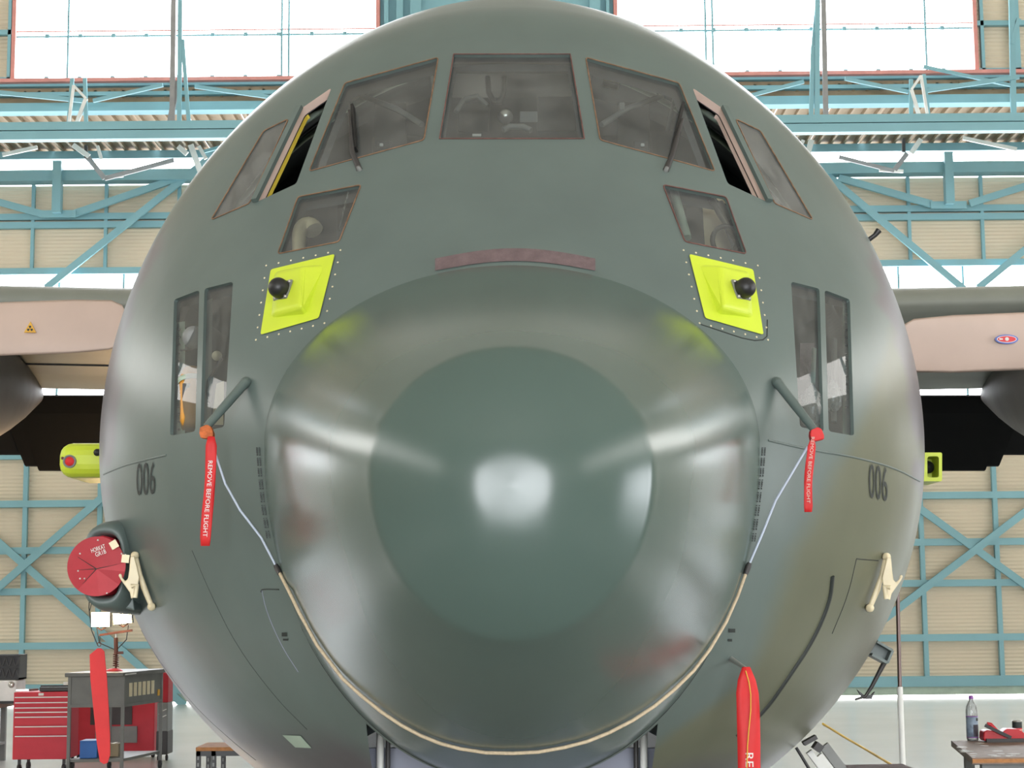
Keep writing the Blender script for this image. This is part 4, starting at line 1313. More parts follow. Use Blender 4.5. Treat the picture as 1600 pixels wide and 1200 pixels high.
# pitot covers with streamers
for sg, top, bot, wpx, lab in ((-1, (330, 682), (322, 853), 17, 'red pitot cover streamer with white warning lettering hanging at picture left'),
                               (1, (1268, 688), (1262, 800), 13, 'short twisted red warning streamer on the pitot tube at picture right')):
    T = PITOT[sg]
    root = ac_thing('pitot_cover', lab, 'streamer', T, 'pitot cover streamers')
    d = T.y - 0.02
    w = wpx * d / F
    x0, y0 = (321, 676) if sg < 0 else (1276, 680)
    pouch = [sight(x0 - sg * -10 * 0 + dx, y0 + dy, d) for dx, dy in ((-9, -8), (2, -13), (8, -10), (12, 0), (12, 6), (0, 9), (-8, 8), (-10, 0))]
    ac_part(root, T, MB().prism(pouch, (0, 0.045, 0)), 'cover_pouch', 'orange' if sg < 0 else 'red', bevel=0.008)
    n = 12
    path = []
    for k in range(n + 1):
        t = k / n
        wob = 1.5 * math.sin(t * 5 + (0 if sg < 0 else 2))
        path.append(sight(top[0] + (bot[0] - top[0]) * t + wob, top[1] + (bot[1] - top[1]) * t, d))
    ws = [w * (0.6 if k == 0 else 0.85 if k == n else 1) for k in range(n + 1)]
    st = ac_part(root, T, ribbon(path, ws), 'streamer', 'red')
    Lt = (path[-1] - path[0]).length
    if sg < 0:
        ac_part(root, T, lettering(path, 'REMOVE BEFORE FLIGHT', w * 0.42, Lt * 0.22, Lt * 0.92), 'warning_lettering', 'white', st)
    else:
        ac_part(root, T, lettering(path, 'REMOVE BEFORE FLIGHT', w * 0.42, -Lt * 0.05, Lt * 0.88), 'warning_lettering', 'pink', st)

# streamer on the lower probe
root = ac_thing('probe_cover', 'wide red streamer with yellow cord hanging from probe below the radome', 'streamer', PT)
d = PT.y - 0.02
path = [sight(1166 + 8 * t + 1.5 * math.sin(5 * t), 1042 + 330 * t, d) for t in np.linspace(0, 1, 17)]
w = 35 * d / F
st = ac_part(root, PT, ribbon(path, [w * 0.35, w * 0.8] + [w] * 15, waves=0.006), 'streamer', 'red')
ac_part(root, PT, MB().tube([sight(x, y, d - 0.016) for x, y in ((1165, 1048), (1170, 1065), (1173, 1085), (1173, 1110), (1170, 1140), (1168, 1165), (1167, 1200), (1168, 1260))], 0.0025, 6), 'yellow_cord', 'trefoil', st)
Lt = (path[-1] - path[0]).length
ac_part(root, PT, lettering(path, 'REMOVE BEFORE FLIGHT', w * 0.36, Lt * 0.405, Lt * 1.15, -0.012), 'warning_lettering', 'white', st)

# the bungee rope under the radome and its pale end cords
RP = [(437, 887), (456, 922), (472, 955), (500, 1006), (540, 1058), (570, 1085), (600, 1109), (630, 1129), (660, 1145), (690, 1157), (720, 1165), (760, 1171), (800, 1172), (840, 1170), (880, 1163), (915, 1154), (950, 1140), (985, 1122), (1020, 1099), (1050, 1074), (1080, 1045), (1105, 1012), (1130, 970), (1148, 930), (1165, 885)]
rp = [body_pt(x, y, 0.012) for x, y in RP]
mid = rp[len(rp) // 2]
rope = ac_thing('tie_rope', 'beige elastic rope slung under the radome between both pitot covers', 'rope', mid)
ac_part(rope, mid, MB().tube(rp, 0.0068, 8), 'rope', 'rope')
for sg, pts in ((-1, [(335, 705), (352, 756), (375, 797), (408, 840), (434, 880)]), (1, [(1262, 698), (1240, 735), (1212, 782), (1192, 832), (1168, 880)])):
    e0, e1 = PITOT[sg].y, (rp[0] if sg < 0 else rp[-1]).y
    q = [sight(x, y, e0 + (e1 - e0) * i / 4) for i, (x, y) in enumerate(pts)]
    q[-1] = (rp[0] if sg < 0 else rp[-1])
    ac_part(rope, mid, MB().tube(q, 0.0048, 7), 'end_cord', 'bluecord')
    k = rp[0] if sg < 0 else rp[-1]
    ac_part(rope, mid, MB().tube([k + (q[-2] - k) * 0.12, k, k + (rp[1] if sg < 0 else rp[-2]) * 0.25 - k * 0.25], [0.009, 0.012, 0.01], 8), 'knot', 'dark')

# red plug and disc in the intake scoop
pc = ctr + Vector((-0.012, -0.06, -0.004))
plug = ac_thing('intake_plug', 'round red canvas intake cover with folded segments on the scoop', 'cover', pc)
ac_part(plug, pc, MB().lathe([(0.0, -0.02), (0.6, -0.02), (0.62, 0.0), (0.62, 0.2), (0, 0.2)], ctr + Vector((0, 0.0, 0)), (0, 1, 0), 28).build('x', 'red') if False else MB().add(
    [ctr + Vector((rx * 0.66 * math.cos(a), y, rz * 0.66 * math.sin(a))) for y in (-0.01, 0.22) for a in np.linspace(0, 2 * math.pi, 29)[:-1]] + [ctr + Vector((0, -0.012, 0))],
    [(k, (k + 1) % 28, 28 + (k + 1) % 28, 28 + k) for k in range(28)] + [(k, (k + 1) % 28, 56) for k in range(28)], True), 'plug_body', 'redcover')
R = 0.131
fold = [0.012, -0.006, 0.01, -0.004, 0.014, -0.01, 0.006]
segs = 7
edges_ = [math.radians(a) for a in (8, 152, 188, 232, 277, 322, 350)]
for i in range(segs):
    a0 = edges_[i]; a1 = edges_[(i + 1) % segs] + (2 * math.pi if i == segs - 1 else 0)
    fan = MB()
    k = max(3, int((a1 - a0) / 0.12))
    rim = [pc + Vector((R * math.cos(a0 + (a1 - a0) * j / k), -0.004 + fold[i] * 0.5 * (j / k - 0.5), R * 1.02 * math.sin(a0 + (a1 - a0) * j / k))) for j in range(k + 1)]
    cc = pc + Vector((0.004, -0.018, -0.012))
    vs = [cc] + rim
    m = len(vs)
    vs += [v + Vector((0, 0.006, 0)) for v in vs]
    fs = [(0, j, j + 1) for j in range(1, k + 1)] + [(m, m + j + 1, m + j) for j in range(1, k + 1)] + [(j, m + j, m + j + 1, j + 1) for j in range(1, k + 1)] + [(0, 1, m + 1, m), (0, m, m + k + 1, k + 1)]
    ac_part(plug, pc, fan.add(vs, fs), 'cover_segment', 'redcover2' if i in (4, 6, 3) else 'redcover')
for a in (8, 152, 188, 232):
    a = math.radians(a)
    ac_part(plug, pc, MB().tube([pc + Vector((0.004, -0.0185, -0.012)), pc + Vector((R * 0.72 * math.cos(a), -0.0085, R * 0.72 * math.sin(a) - 0.004))], [0.0022, 0.0008], 5), 'fold', 'ink')
for x, y, r in ((178, 851, -0.55), (196, 873, 0.1)):
    p = sight(x, y, pc.y - 0.022)
    ac_part(plug, pc, MB().box(p, (0.034, 0.004, 0.036), Matrix.Rotation(r, 3, 'Y')), 'patch', 'cream_metal')
for x, y in ((153, 844), (125, 865), (122, 892), (125, 904), (132, 904), (190, 865), (196, 867), (167, 927)):
    ac_part(plug, pc, MB().lathe([(0, 0.004), (0.003, 0.003), (0.004, 0)], sight(x, y, pc.y - 0.018), (0, -1, 0), 8), 'grommet', 'white')
for body, cx, cy in (('HORKAT', 153, 857), ('GR1B', 157, 864)):
    vs, fs = text_mesh(body)
    mx = max(v.x for v in vs)
    c = sight(cx, cy, pc.y - 0.022)
    w_ = 0.066 if len(body) > 4 else 0.05
    rot = Matrix.Rotation(math.radians(-20), 3, 'Y')
    ac_part(plug, pc, MB().add([c + rot @ Vector(((v.x / mx - 0.5) * w_, 0, (v.y - 0.35) * 0.028)) for v in vs], fs), 'lettering', 'white')
# plain red strip hung from the scoop on a wire
v0 = sight(155, 1010, 8.3)
hang = ac_thing('warning_strip', 'long plain red strip hanging on a wire below the intake scoop', 'streamer', v0)
pw = [sight(140, 928, 8.35), sight(139, 950, 8.33), sight(143, 985, 8.3), sight(153, 1009, 8.3)]
ac_part(hang, v0, MB().tube(pw, 0.0025, 5).tube([sight(146, 930, 8.35), sight(140, 955, 8.32)], 0.002, 5), 'wire', 'dark')
ac_part(hang, v0, MB().tube([sight(155, 1010, 8.3) + Vector((0.008 * math.cos(a), 0, 0.01 + 0.01 * math.sin(a))) for a in np.linspace(0, 2 * math.pi, 13)], 0.002, 5, False), 'ring', 'coilbrown')
f_ = direction(155, 1100, False)
ol = [(140, 1023), (152, 1013), (158, 1013), (163, 1018), (167, 1060), (170, 1110), (172, 1150), (172, 1180), (168, 1192), (162, 1194), (156, 1190), (151, 1160), (146, 1110), (141, 1060)]
ac_part(hang, v0, MB().prism([sight(x, y, 8.3) for x, y in ol], (0, 0.006, 0)), 'strip', 'red', bevel=0.001)

# ------------------------------------------------------------------ left: bench, tool chest, cart, work light
def fz(x, y):
    return on_height(x, y, 0.0)

def px_box(x0, y0, x1, y1, d, depth, mb=None):
    """box whose front face fills a picture rectangle at distance d"""
    a, b = at(x0, y1, d), at(x1, y0, d)
    return (mb or MB()).box(((a.x + b.x) / 2, d + depth / 2, (a.z + b.z) / 2), (abs(b.x - a.x), depth, abs(b.z - a.z)))

DCH = 20.1
# tool chest
a = at(63, 1190, DCH)
chest = thing('tool_chest', 'red steel tool chest with seven drawers on castors', 'tool chest', (a.x, DCH + 0.25, 0))
def ch(mb, name, m, parent=None, bevel=0.0):
    o = mb.build(name, m, None, bevel)
    o.parent = parent or chest
    if parent is None: o.matrix_parent_inverse = Matrix.Translation(-chest.location)
    return o
ch(px_box(19, 1081, 107, 1187, DCH, 0.5), 'body', 'chest', bevel=0.006)
ys = [(1089, 1096), (1097.5, 1104), (1105.5, 1111), (1112.5, 1118.5), (1120, 1133.5), (1135, 1148.5), (1150, 1178)]
for y0, y1 in ys:
    dr = ch(px_box(23, y0, 106, y1, DCH - 0.018, 0.02), 'drawer', 'chest')
    ch(px_box(23, y0 - 0.6, 106, y0 + 1.7, DCH - 0.032, 0.02), 'drawer_pull', 'white', dr)
ch(px_box(60, 1083, 68, 1087, DCH - 0.012, 0.02), 'lock', 'steel')
zb_ = at(30, 1187, DCH).z
for x in (28, 98):
    for dy in (0.06, 0.44):
        p = at(x, 1187, DCH)
        ch(MB().lathe([(0.02, -0.02), (0.045, -0.018), (0.05, 0), (0.045, 0.018), (0.02, 0.02)], (p.x, DCH + dy, 0.05), (1, 0, 0), 14).box((p.x, DCH + dy, (zb_ + 0.07) / 2 + 0.02), (0.03, 0.03, max(0.02, zb_ - 0.05))), 'castor', 'dark')
ztop = at(60, 1081, DCH).z
p = at(80, 1081, DCH)
tray = thing('socket_tray', 'dark tool tray lying on top of the red chest', 'tray', (p.x, DCH + 0.15, ztop))
MB().box((0.03, 0, 0.025), (0.36, 0.2, 0.05)).build('tray_body', 'dark', tray, 0.008)
MB().tube([(-0.16, 0, 0.055), (0.2, 0, 0.055)], 0.012, 6).build('tray_handle', 'black', tray)
p = at(40, 1081, DCH)
pl = thing('pliers', 'grey pliers with red grips on top of the red chest', 'pliers', (p.x, DCH + 0.12, ztop))
MB().bar((-0.14, 0, 0.015), (0.0, 0.02, 0.015), 0.02, 0.04).build('jaw', 'steel', pl)
MB().tube([(0, 0.02, 0.015), (0.06, 0.05, 0.018), (0.1, 0.03, 0.02)], 0.012, 6).tube([(0, 0.02, 0.015), (0.06, -0.02, 0.018), (0.1, 0.0, 0.02)], 0.012, 6).build('grip', 'rust', pl)
p = at(91, 1081, DCH)
cup = thing('paper_cup', 'white paper cup standing on the red tool chest', 'cup', (p.x, DCH + 0.36, ztop))
MB().lathe([(0.0, 0.004), (0.028, 0.0), (0.038, 0.09), (0.036, 0.092), (0.026, 0.006), (0, 0.006)], seg=20).build('cup_body', 'white', cup)

# bench at the far left with a black crate on a white machine
zbn = at(0, 1100, 21.4).z
p = at(-50, 1100, 21.4)
bench = thing('steel_bench', 'grey steel bench with wooden top at the left edge', 'workbench', (p.x, 21.6, 0))
xr = at(4, 1100, 21.4).x - p.x
MB().box((xr - 0.6, 0, zbn - 0.02), (1.2, 0.7, 0.05)).build('bench_top', 'wood', bench)
for x in (xr - 0.12, xr - 1.1):
    for y in (-0.28, 0.28):
        MB().box((x, y, (zbn - 0.05) / 2), (0.06, 0.06, zbn - 0.05)).build('leg', 'grey', bench)
MB().box((xr - 0.6, -0.28, zbn - 0.12), (1.0, 0.04, 0.12)).build('apron', 'grey', bench)
MB().box((xr - 0.6, 0, 0.22), (1.05, 0.5, 0.03)).build('shelf', 'grey', bench)
p = at(5, 1092, 21.4)
mach = thing('bench_machine', 'white bench machine with chrome dial under a black crate', 'machine', (p.x, 21.6, zbn + 0.008))
x1 = at(26, 1080, 21.4).x - p.x
zt_ = at(0, 1064, 21.4).z - zbn
MB().box((x1 - 0.35, 0, zt_ / 2), (0.7, 0.4, zt_)).build('machine_body', 'white', mach, 0.02)
c = at(17, 1071, 21.38) - Vector((p.x, 21.6, zbn))
MB().lathe([(0.0, 0.02), (0.03, 0.02), (0.04, 0.0), (0.042, -0.03)], (c.x, -0.2, c.z), (0, -1, 0), 18).build('dial', 'steel', mach)
MB().box((c.x, -0.212, c.z - 0.005), (0.04, 0.01, 0.04)).build('dial_face', 'black', mach)
MB().box((x1 - 0.35, -0.21, 0.012), (0.68, 0.04, 0.03)).build('base_strip', 'black', mach)
z0c = at(0, 1064, 21.4).z
p = at(0, 1064, 21.4)
cr = thing('crate', 'black plastic crate with diagonal ribs on the bench machine', 'crate', (p.x, 21.6, z0c + 0.012))
x1 = at(28, 1064, 21.4).x - p.x
hz = at(0, 1025, 21.4).z - z0c
W_ = 0.6
MB().box((x1 - W_ / 2, 0.17, hz / 2), (W_, 0.02, hz)).box((x1 - W_ / 2, -0.15, hz / 2), (W_, 0.012, hz - 0.02)).box((x1 - 0.01, 0, hz / 2), (0.02, 0.34, hz)).box((x1 - W_ + 0.01, 0, hz / 2), (0.02, 0.34, hz)).box((x1 - W_ / 2, 0, 0.01), (W_, 0.34, 0.02)).build('crate_wall', 'black', cr)
for k in range(7):
    xx = x1 - W_ + 0.02 + k * (W_ - 0.1) / 6
    MB().bar((xx, -0.165, 0.02), (xx + 0.08, -0.165, hz - 0.03), 0.014, 0.015).build('rib', 'dark', cr)
    MB().bar((xx + 0.08, -0.165, 0.02), (xx, -0.165, hz - 0.03), 0.014, 0.015).build('rib', 'dark', cr)
for z in (0.012, hz * 0.5, hz - 0.012):
    MB().box((x1 - W_ / 2, -0.165, z), (W_, 0.03, 0.022)).build('band', 'black', cr)

# grey cart
c0 = fz(112, 1196); c1 = fz(187, 1199); c2 = fz(252, 1188)
c0 = at(110, 1196, 19.6); c1 = at(187, 1197, 19.4)
cx0, cx1 = c0.x, c1.x
dfr = 19.5
cart = thing('parts_cart', 'grey steel service cart with slotted side bins and lower shelf', 'cart', ((cx0 + cx1) / 2, dfr, 0))
right_far = at(250, 1190, 20.6)
A = Vector((cx0, dfr, 0)); B = Vector((cx1, dfr, 0)); Cc = Vector((right_far.x, 20.6, 0)); Dd = A + (Cc - B)
def lift(p, z):
    return Vector((p.x, p.y, z))
def cp(mb, name, m, parent=None, bevel=0.0):
    o = mb.build(name, m, None, bevel)
    o.parent = parent or cart
    if parent is None: o.matrix_parent_inverse = Matrix.Translation(-cart.location)
    return o
zT = at(150, 1053, dfr).z; zM = at(150, 1103, dfr).z; zS = 0.17
for p in (A, B, Cc, Dd):
    cp(MB().box(lift(p, (zT + 0.06) / 2), (0.035, 0.035, zT - 0.06)), 'leg', 'cart')
    cp(MB().lathe([(0.015, -0.02), (0.045, -0.018), (0.05, 0), (0.045, 0.018), (0.015, 0.02)], lift(p, 0.05), (1, 0, 0), 14), 'castor', 'dark')
q = [A + Vector((-0.05, -0.05, 0)), B + Vector((0.01, -0.05, 0)), Cc + Vector((0.05, 0.05, 0)), Dd + Vector((-0.05, 0.05, 0))]
cp(MB().prism([lift(p, zT - 0.03) for p in q], (0, 0, 0.045)), 'top_tray', 'cart', bevel=0.01)
cp(MB().prism([lift(p, zS) for p in (A, B, Cc, Dd)], (0, 0, 0.03)), 'lower_shelf', 'cart')
cp(MB().bar(lift(A, (zT + zM) / 2), lift(B, (zT + zM) / 2), zT - zM, 0.02), 'front_panel', 'cart')
sp_ = cp(MB().bar(lift(B, (zT + zM) / 2), lift(Cc, (zT + zM) / 2), zT - zM, 0.02, (1, 0, 0)), 'side_panel', 'cart')
cp(MB().bar(lift(A, zM), lift(B, zM), 0.03, 0.04), 'rail', 'cart')
cp(MB().bar(lift(B, zM), lift(Cc, zM), 0.03, 0.04, (1, 0, 0)), 'rail', 'cart')
cp(MB().bar(lift(B, zT - 0.01), lift(Cc, zT + 0.0), 0.015, 0.05, (1, 0, 0)), 'edge_trim', 'white')
dirn = (Cc - B).normalized(); outn = Vector((dirn.y, -dirn.x, 0))
for k in range(6):
    p = B + (Cc - B) * (0.16 + 0.115 * k) + outn * 0.015
    cp(MB().bar(lift(p, zM + 0.09), lift(p, zM + 0.24), 0.012, 0.07, dirn), 'slot', 'cream_metal', sp_)
p = B + (Cc - B) * 0.9 + outn * 0.015
cp(MB().bar(lift(p, zM + 0.06), lift(p, zM + 0.13), 0.012, 0.05, dirn), 'label_card', 'trefoil', sp_)
# boxes on the shelf
p = at(138, 1186, dfr + 0.12)
bb = thing('blue_box', 'bright blue box on the lower shelf of the grey cart', 'box', (p.x, dfr + 0.25, zS + 0.032))
MB().box((0, 0, 0.09), (0.19, 0.28, 0.18)).build('carton', 'bluebox', bb, 0.004)
MB().box((0, 0, 0.184), (0.192, 0.282, 0.012)).build('lid', 'bluebox', bb, 0.002)
p = at(177, 1180, dfr + 0.3)
cb_ = thing('cardboard_box', 'small brown cardboard box on the cart shelf beside the blue box', 'box', (p.x - 0.01, dfr + 0.4, zS + 0.032))
MB().box((0, 0, 0.07), (0.13, 0.2, 0.14)).build('carton', 'card', cb_, 0.003)
MB().box((0, 0, 0.1415), (0.03, 0.2, 0.003)).build('tape', 'cream_metal', cb_)
# red cabinet behind the cart
xa, xb = at(111, 1150, 21.9).x, at(241, 1150, 21.9).x
rc = thing('red_cabinet', 'dark red tool cabinet standing behind the grey cart', 'cabinet', ((xa + xb) / 2, 22.1, 0))
MB().box((0, 0, 0.46), (xb - xa, 0.4, 0.8)).build('body', 'chest', rc, 0.008)
MB().box((-0.02, -0.205, 0.6), ((xb - xa) * 0.5, 0.02, 0.36)).build('door', 'dark', rc)
MB().box((0.05, -0.22, 0.3), ((xb - xa) * 0.5, 0.03, 0.2)).build('drawer', 'grey', rc)
for x in (-1, 1):
    MB().lathe([(0.01, -0.02), (0.04, -0.018), (0.045, 0), (0.04, 0.018), (0.01, 0.02)], (x * (xb - xa) * 0.45, 0, 0.045), (1, 0, 0), 12).build('castor', 'dark', rc)
# narrow grey and blue-black unit at the right end
p = at(254, 1190, 21.6)
ut = thing('power_unit', 'narrow grey and dark blue power unit behind the cart end', 'machine', (p.x, 21.7, 0))
MB().box((0, 0, 0.88), (0.13, 0.3, 0.36)).build('cap', 'chest', ut, 0.01)
MB().box((0, 0, 0.52), (0.13, 0.32, 0.36)).build('upper_body', 'grey', ut, 0.01)
MB().box((0, 0, 0.22), (0.14, 0.34, 0.28)).build('lower_body', 'dark', ut, 0.01)
for x in (-0.05, 0.05):
    MB().lathe([(0.01, -0.015), (0.035, -0.012), (0.04, 0), (0.035, 0.012), (0.01, 0.015)], (x, -0.1, 0.04), (1, 0, 0), 10).build('castor', 'dark', ut)
MB().tube([(-0.04, -0.165, 0.56), (0.0, -0.165, 0.6), (0.05, -0.165, 0.62)], 0.006, 6).tube([(-0.02, -0.165, 0.52), (0.05, -0.165, 0.55)], 0.006, 6).build('white_mark', 'white', ut)

# twin work light standing on the cart
base = at(178, 1051, dfr + 0.35)
zt2 = zT + 0.017
wl = thing('work_light', 'twin halogen work light glowing on a stand with coiled cable', 'lamp', (base.x, dfr + 0.35, zt2))
def wp(mb, name, m, parent=None, bevel=0.0):
    return mb.build(name, m, parent or wl, bevel)
zbar = at(176, 988, dfr + 0.35).z - zt2
zmid = at(178, 1020, dfr + 0.35).z - zt2
wp(MB().lathe([(0, 0.035), (0.05, 0.03), (0.09, 0.012), (0.1, 0.0)], seg=20), 'base', 'chest')
wp(MB().tube([(0.02, 0, 0.02), (0.02, 0, zmid)], 0.012, 8), 'lower_pole', 'coilbrown')
wp(MB().tube([(0.02, 0, zmid - 0.02), (0.015, 0, zbar - 0.06)], 0.024, 8), 'upper_pole', 'coilbrown')
wp(MB().box((0.05, 0, zmid - 0.0), (0.1, 0.03, 0.03)), 'clamp_lever', 'coilbrown')
wp(MB().tube([(0.02 + 0.03 * math.cos(t), 0.03 * math.sin(t), 0.05 + (zmid - 0.05) * t / 40) for t in np.linspace(0, 40, 120)], 0.006, 5), 'coiled_cable', 'coilbrown')
wp(MB().bar((-0.17, 0, zbar - 0.03), (0.2, 0, zbar + 0.02), 0.025, 0.03), 'cross_bar', 'coilbrown')
wp(MB().tube([(0.015, 0, zbar - 0.08), (0.015, 0, zbar)], 0.012, 8), 'swivel', 'steel')
for i, (lx, ly) in enumerate(((157, 968), (191, 963))):
    q = at(lx, ly, dfr + 0.3)
    q = Vector((q.x - base.x, -0.05, q.z - zt2))
    hd = wp(MB().box(q + Vector((0, 0.05, 0)), (0.21, 0.09, 0.17), Matrix.Rotation(-0.1 if i else 0.0, 3, 'Y')), 'lamp_head', 'dark', bevel=0.01)
    wp(MB().box(q + Vector((0, -0.002, 0)), (0.20, 0.01, 0.16), Matrix.Rotation(-0.1 if i else 0.0, 3, 'Y')), 'lamp_glass', 'lamp', hd)
    wp(MB().tube([q + Vector((-0.06, 0.05, -0.08)), q + Vector((0, 0.05, -0.12)), q + Vector((0.06, 0.05, -0.08))], 0.008, 6), 'lamp_yoke', 'coilbrown', hd)
    wp(MB().tube([q + Vector((-0.05 if i == 0 else 0.06, 0.05, -0.1)), q + Vector((-0.02 if i == 0 else 0.04, 0.05, -0.26)), Vector((0.02, 0, zbar - 0.2))], 0.006, 6), 'lamp_cable', 'dark')
    ld = bpy.data.lights.new('halogen', 'SPOT')
    ld.energy = 45; ld.color = (1.0, 0.62, 0.32); ld.spot_size = math.radians(150); ld.shadow_soft_size = 0.08
    lo_ = bpy.data.objects.new('halogen_beam', ld)
    COL.objects.link(lo_)
    lo_.parent = wl
    lo_.location = q + Vector((0, -0.03, 0))
    lo_.rotation_euler = (math.radians(-105), 0, math.radians(18))

# slotted-angle stand below the fuselage at left
p = at(345, 1170, 12.2)
zz = p.z
sd = thing('slotted_stand', 'small stand of black slotted angle with wooden top under the fuselage', 'stand', (p.x, 12.2, 0))
xl = at(307, 1170, 12.2).x - p.x
MB().box((xl + 0.25, 0.2, zz), (0.5, 0.45, 0.025)).build('top_board', 'woodedge', sd)
for x in (xl + 0.015, xl + 0.12, xl + 0.485):
    for y in (0, 0.4):
        lg = MB().box((x, y, zz / 2), (0.03, 0.03, zz - 0.02)).build('leg', 'black', sd)
        for k in range(9):
            MB().box((x, y - 0.016, zz - 0.06 - k * 0.045), (0.012, 0.003, 0.024)).build('slot', 'grey', lg)
MB().bar((xl, 0, zz - 0.03), (xl + 0.5, 0, zz - 0.03), 0.035, 0.03).build('rail', 'black', sd)

# ------------------------------------------------------------------ right: table, bottle, tray, can, pole
zt3 = 0.85
T1, T2 = on_height(1486, 1157, zt3), on_height(1519, 1184, zt3)
ex = Vector((2.2, 0.0, 0))
tb = thing('work_table', 'worn brown board table with chipped paint at lower right', 'table', (T2.x + 0.6, T2.y + 0.3, 0))
def tp(mb, name, m, parent=None, bevel=0.0):
    o = mb.build(name, m, None, bevel)
    o.parent = parent or tb
    if parent is None: o.matrix_parent_inverse = Matrix.Translation(-tb.location)
    return o
top = tp(MB().prism([Vector((p.x, p.y, zt3 - 0.04)) for p in (T2, T1, T1 + ex, T2 + ex)], (0, 0, 0.04)), 'table_top', 'wood')
tp(MB().bar(Vector((T2.x, T2.y - 0.003, zt3 - 0.02)), Vector((T2.x + 2.2, T2.y - 0.003, zt3 - 0.02)), 0.022, 0.008), 'edge_band', 'woodedge', top)
random.seed(3)
for k in range(34):
    u, v = random.random() ** 1.5, random.random() ** 2 if k % 2 else random.random() * 0.35
    p = T2 + (T1 - T2) * (v if k > 12 else random.random()) + ex * (u * 0.35 if k > 12 else random.random() * 0.012)
    s = 0.006 + 0.02 * random.random()
    tp(MB().prism([p + Vector((s * (1 + random.random()) * math.cos(a), s * 0.7 * math.sin(a), 0.001)) for a in np.linspace(0, 2 * math.pi, 7)[:-1]], (0, 0, 0.0012)), 'paint_chip', 'white', top)
for f, g in ((0.10, 0.12), (0.10, 0.85), (1.9, 0.12), (1.9, 0.85)):
    p = T2 + (T1 - T2) * g + Vector((f, 0, 0))
    tp(MB().box((p.x, p.y, (zt3 - 0.04) / 2), (0.06, 0.06, zt3 - 0.04)), 'leg', 'grey')
for g in (0.12, 0.85):
    p = T2 + (T1 - T2) * g
    tp(MB().box((p.x + 1.0, p.y, zt3 - 0.10), (1.8, 0.03, 0.1)), 'apron', 'grey')
st_ = thing('wooden_stool', 'pale wooden stool seat tucked under the worn table', 'stool', (T2.x + 0.42, T2.y + 0.35, 0))
zst = on_height(1575, 1193, 0.62).z
MB().box((0.05, 0, 0.62), (0.55, 0.4, 0.04)).build('seat', 'wood', st_, 0.015)
for x in (-0.17, 0.27):
    for y in (-0.15, 0.15):
        MB().box((x, y, 0.3), (0.04, 0.04, 0.6)).build('leg', 'wood', st_)

bp_ = on_height(1520, 1157, zt3)
bt = thing('water_bottle', 'clear plastic water bottle with printed label and violet cap', 'bottle', (bp_.x, bp_.y, zt3 + 0.001))
MB().lathe([(0, 0.0), (0.036, 0.0), (0.041, 0.01), (0.041, 0.03), (0.039, 0.04), (0.039, 0.16), (0.041, 0.17), (0.041, 0.2), (0.036, 0.235), (0.022, 0.265), (0.014, 0.275), (0.014, 0.29), (0, 0.29)], seg=24).build('bottle_body', 'bottle', bt)
MB().lathe([(0.0405, 0.02), (0.0412, 0.02), (0.0412, 0.165), (0.0405, 0.165)], seg=24).build('label', 'label', bt)
for z in (0.02, 0.163):
    MB().lathe([(0.0413, z), (0.0418, z), (0.0418, z + 0.005), (0.0413, z + 0.005)], seg=24).build('label_rim', 'violet', bt)
mb = MB()
pr = [(0.0416, z) for z in (0.028, 0.11)]
angs = np.linspace(math.radians(-95), math.radians(-30), 8)
mb.add([Vector((r * math.cos(a), r * math.sin(a), z)) for r, z in pr for a in angs], [(k, k + 1, 8 + k + 1, 8 + k) for k in range(7)], True)
mb.build('label_picture', 'labeldark', bt)
angs = np.linspace(math.radians(-62), math.radians(-25), 6)
MB().add([Vector((0.0417 * math.cos(a), 0.0417 * math.sin(a), z)) for z in (0.135, 0.155) for a in angs], [(k, k + 1, 6 + k + 1, 6 + k) for k in range(5)], True).build('label_block', 'ink', bt)
MB().lathe([(0.016, 0.287), (0.0165, 0.29), (0.0165, 0.306), (0.014, 0.309), (0, 0.309)], seg=18).build('cap', 'violet', bt)

cp_ = on_height(1590, 1152, zt3)
can = thing('paint_can', 'small black and red tin can on the worn table', 'can', (cp_.x, cp_.y, zt3 + 0.001))
MB().lathe([(0, 0), (0.033, 0), (0.034, 0.004), (0.034, 0.065)], seg=22).build('can_body', 'decalred', can)
MB().lathe([(0.034, 0.065), (0.0342, 0.066), (0.0342, 0.108), (0.034, 0.11)], seg=22).build('dark_band', 'ink', can)
MB().lathe([(0.0355, 0.108), (0.037, 0.111), (0.036, 0.116), (0.03, 0.113), (0, 0.112)], seg=22).build('rim', 'steel', can)
MB().lathe([(0.0346, 0.05), (0.0348, 0.052), (0.0346, 0.054)], seg=22).build('stripe', 'cream_metal', can)

rp0, rp1 = on_height(1535, 1159, zt3), on_height(1600, 1162, zt3)
rt = thing('red_dustpan', 'red plastic dustpan with a black brush handle lying on the table', 'dustpan', (rp0.x + 0.12, rp0.y - 0.02, zt3 + 0.001))
sec = [(-0.12, 0.065), (-0.10, 0.078), (-0.05, 0.072), (0.0, 0.055), (0.04, 0.085), (0.12, 0.082), (0.2, 0.03), (0.3, 0.015), (0.32, 0.0), (-0.11, 0.0), (-0.125, 0.015)]
MB().prism([Vector((x, -0.03, z + 0.004)) for x, z in sec], (0, 0.12, 0)).build('pan', 'tablered', rt, 0.008)
MB().tube([(0.0, 0.04, 0.06), (-0.05, 0.05, 0.115), (-0.075, 0.05, 0.12)], [0.012, 0.014, 0.012], 8).build('pan_grip', 'tablered', rt)
MB().box((0.14, -0.045, 0.012), (0.5, 0.03, 0.024)).build('pan_lip', 'dark', rt)
MB().bar((-0.115, -0.05, 0.115), (0.06, -0.05, 0.03), 0.022, 0.02).build('brush_handle', 'black', rt)

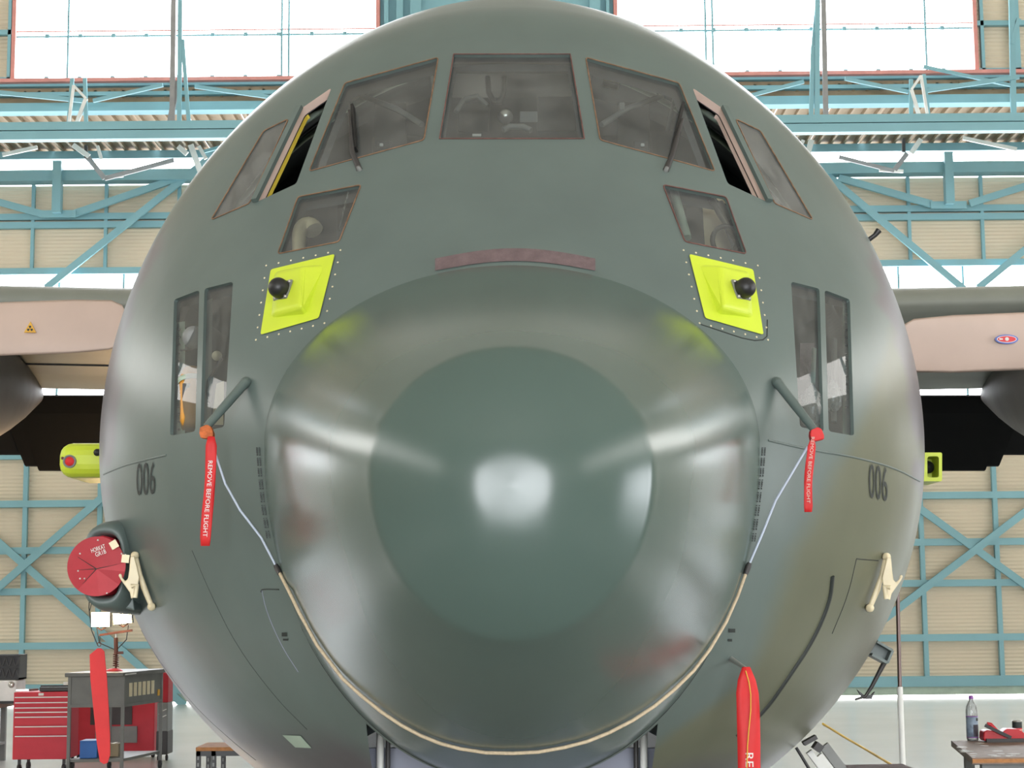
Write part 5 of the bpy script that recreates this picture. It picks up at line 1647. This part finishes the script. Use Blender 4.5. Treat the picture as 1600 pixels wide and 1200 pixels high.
# telescopic pole
pb = at(1406, 1073, 10.4)
pole = thing('telescopic_pole', 'upright telescopic pole, dark above and white below, beside the fuselage', 'pole', (pb.x, 10.4, 0))
ztp = at(1407, 905, 10.4).z
MB().tube([(0, 0, 0.02), (0, 0, pb.z)], 0.0175, 14).build('lower_tube', 'white', pole)
MB().tube([(0, 0, pb.z - 0.02), (0.008, 0, ztp)], 0.0125, 14).build('upper_tube', 'darkchrome', pole)
MB().lathe([(0.0, 0.03), (0.1, 0.02), (0.12, 0.0)], seg=20).build('foot', 'dark', pole)
# yellow cable from the fuselage to the floor
q0 = at(1282, 1128, 8.6); q3 = fz(1440, 1216)
pts = [at(1286, 1131, 8.9), at(1320, 1152, 10.0), at(1358, 1174, 12.0), at(1400, 1199, 15.0)]
zf = fz(1440, 1222)
pts.append(Vector((zf.x, zf.y, 0.02)))
pts += [Vector((zf.x + 0.6, zf.y + 0.2, 0.015)), Vector((zf.x + 1.3, zf.y - 0.3, 0.015))]
cbl = thing('yellow_cable', 'yellow cable running from the fuselage down to the floor', 'cable', pts[-1])
MB().tube([p - pts[-1] for p in pts], [0.006, 0.0065, 0.008, 0.012, 0.012, 0.012, 0.012], 8).build('cable', 'gold', cbl)
# jack under the fuselage
j0 = at(1262, 1163, 8.9)
jk = thing('fuselage_jack', 'pale grey jack with sloping struts under the fuselage at right', 'jack', (j0.x, 9.2, 0))
def jp(mb, name, m, parent=None, bevel=0.0):
    o = mb.build(name, m, None, bevel)
    o.parent = parent or jk
    if parent is None: o.matrix_parent_inverse = Matrix.Translation(-jk.location)
    return o
def ray_floor(x0, y0, x1, y1, d0, d1):
    a, b = at(x0, y0, d0), at(x1, y1, d1)
    return a, a + (b - a) * ((a.z - 0.0) / (a.z - b.z))
for i, (x0, y0, x1, y1, w) in enumerate(((1264, 1174, 1288, 1206, 0.03), (1279, 1180, 1300, 1206, 0.035), (1287, 1165, 1318, 1206, 0.05))):
    a, b = ray_floor(x0, y0, x1, y1, 8.9 + 0.1 * i, 8.9 + 0.1 * i)
    jp(MB().bar(a, b, w, 0.04), 'strut', 'white' if i < 2 else 'grey')
jp(MB().bar(at(1274, 1172, 8.85), at(1281, 1162, 8.85), 0.04, 0.08), 'jack_pad', 'dark')
jp(MB().bar(at(1255, 1162, 8.8), at(1275, 1151, 8.8), 0.02, 0.06), 'jack_cradle', 'dark')
a, b = ray_floor(1244, 1168, 1266, 1202, 8.8, 8.8)
jp(MB().tube([a, (a + b) / 2 + Vector((-0.02, 0, 0)), b], 0.008, 6), 'hose', 'black')
jp(MB().bar(at(1318, 1204, 9.1), at(1420, 1202, 9.1), 0.03, 0.3), 'jack_base_bar', 'strip')
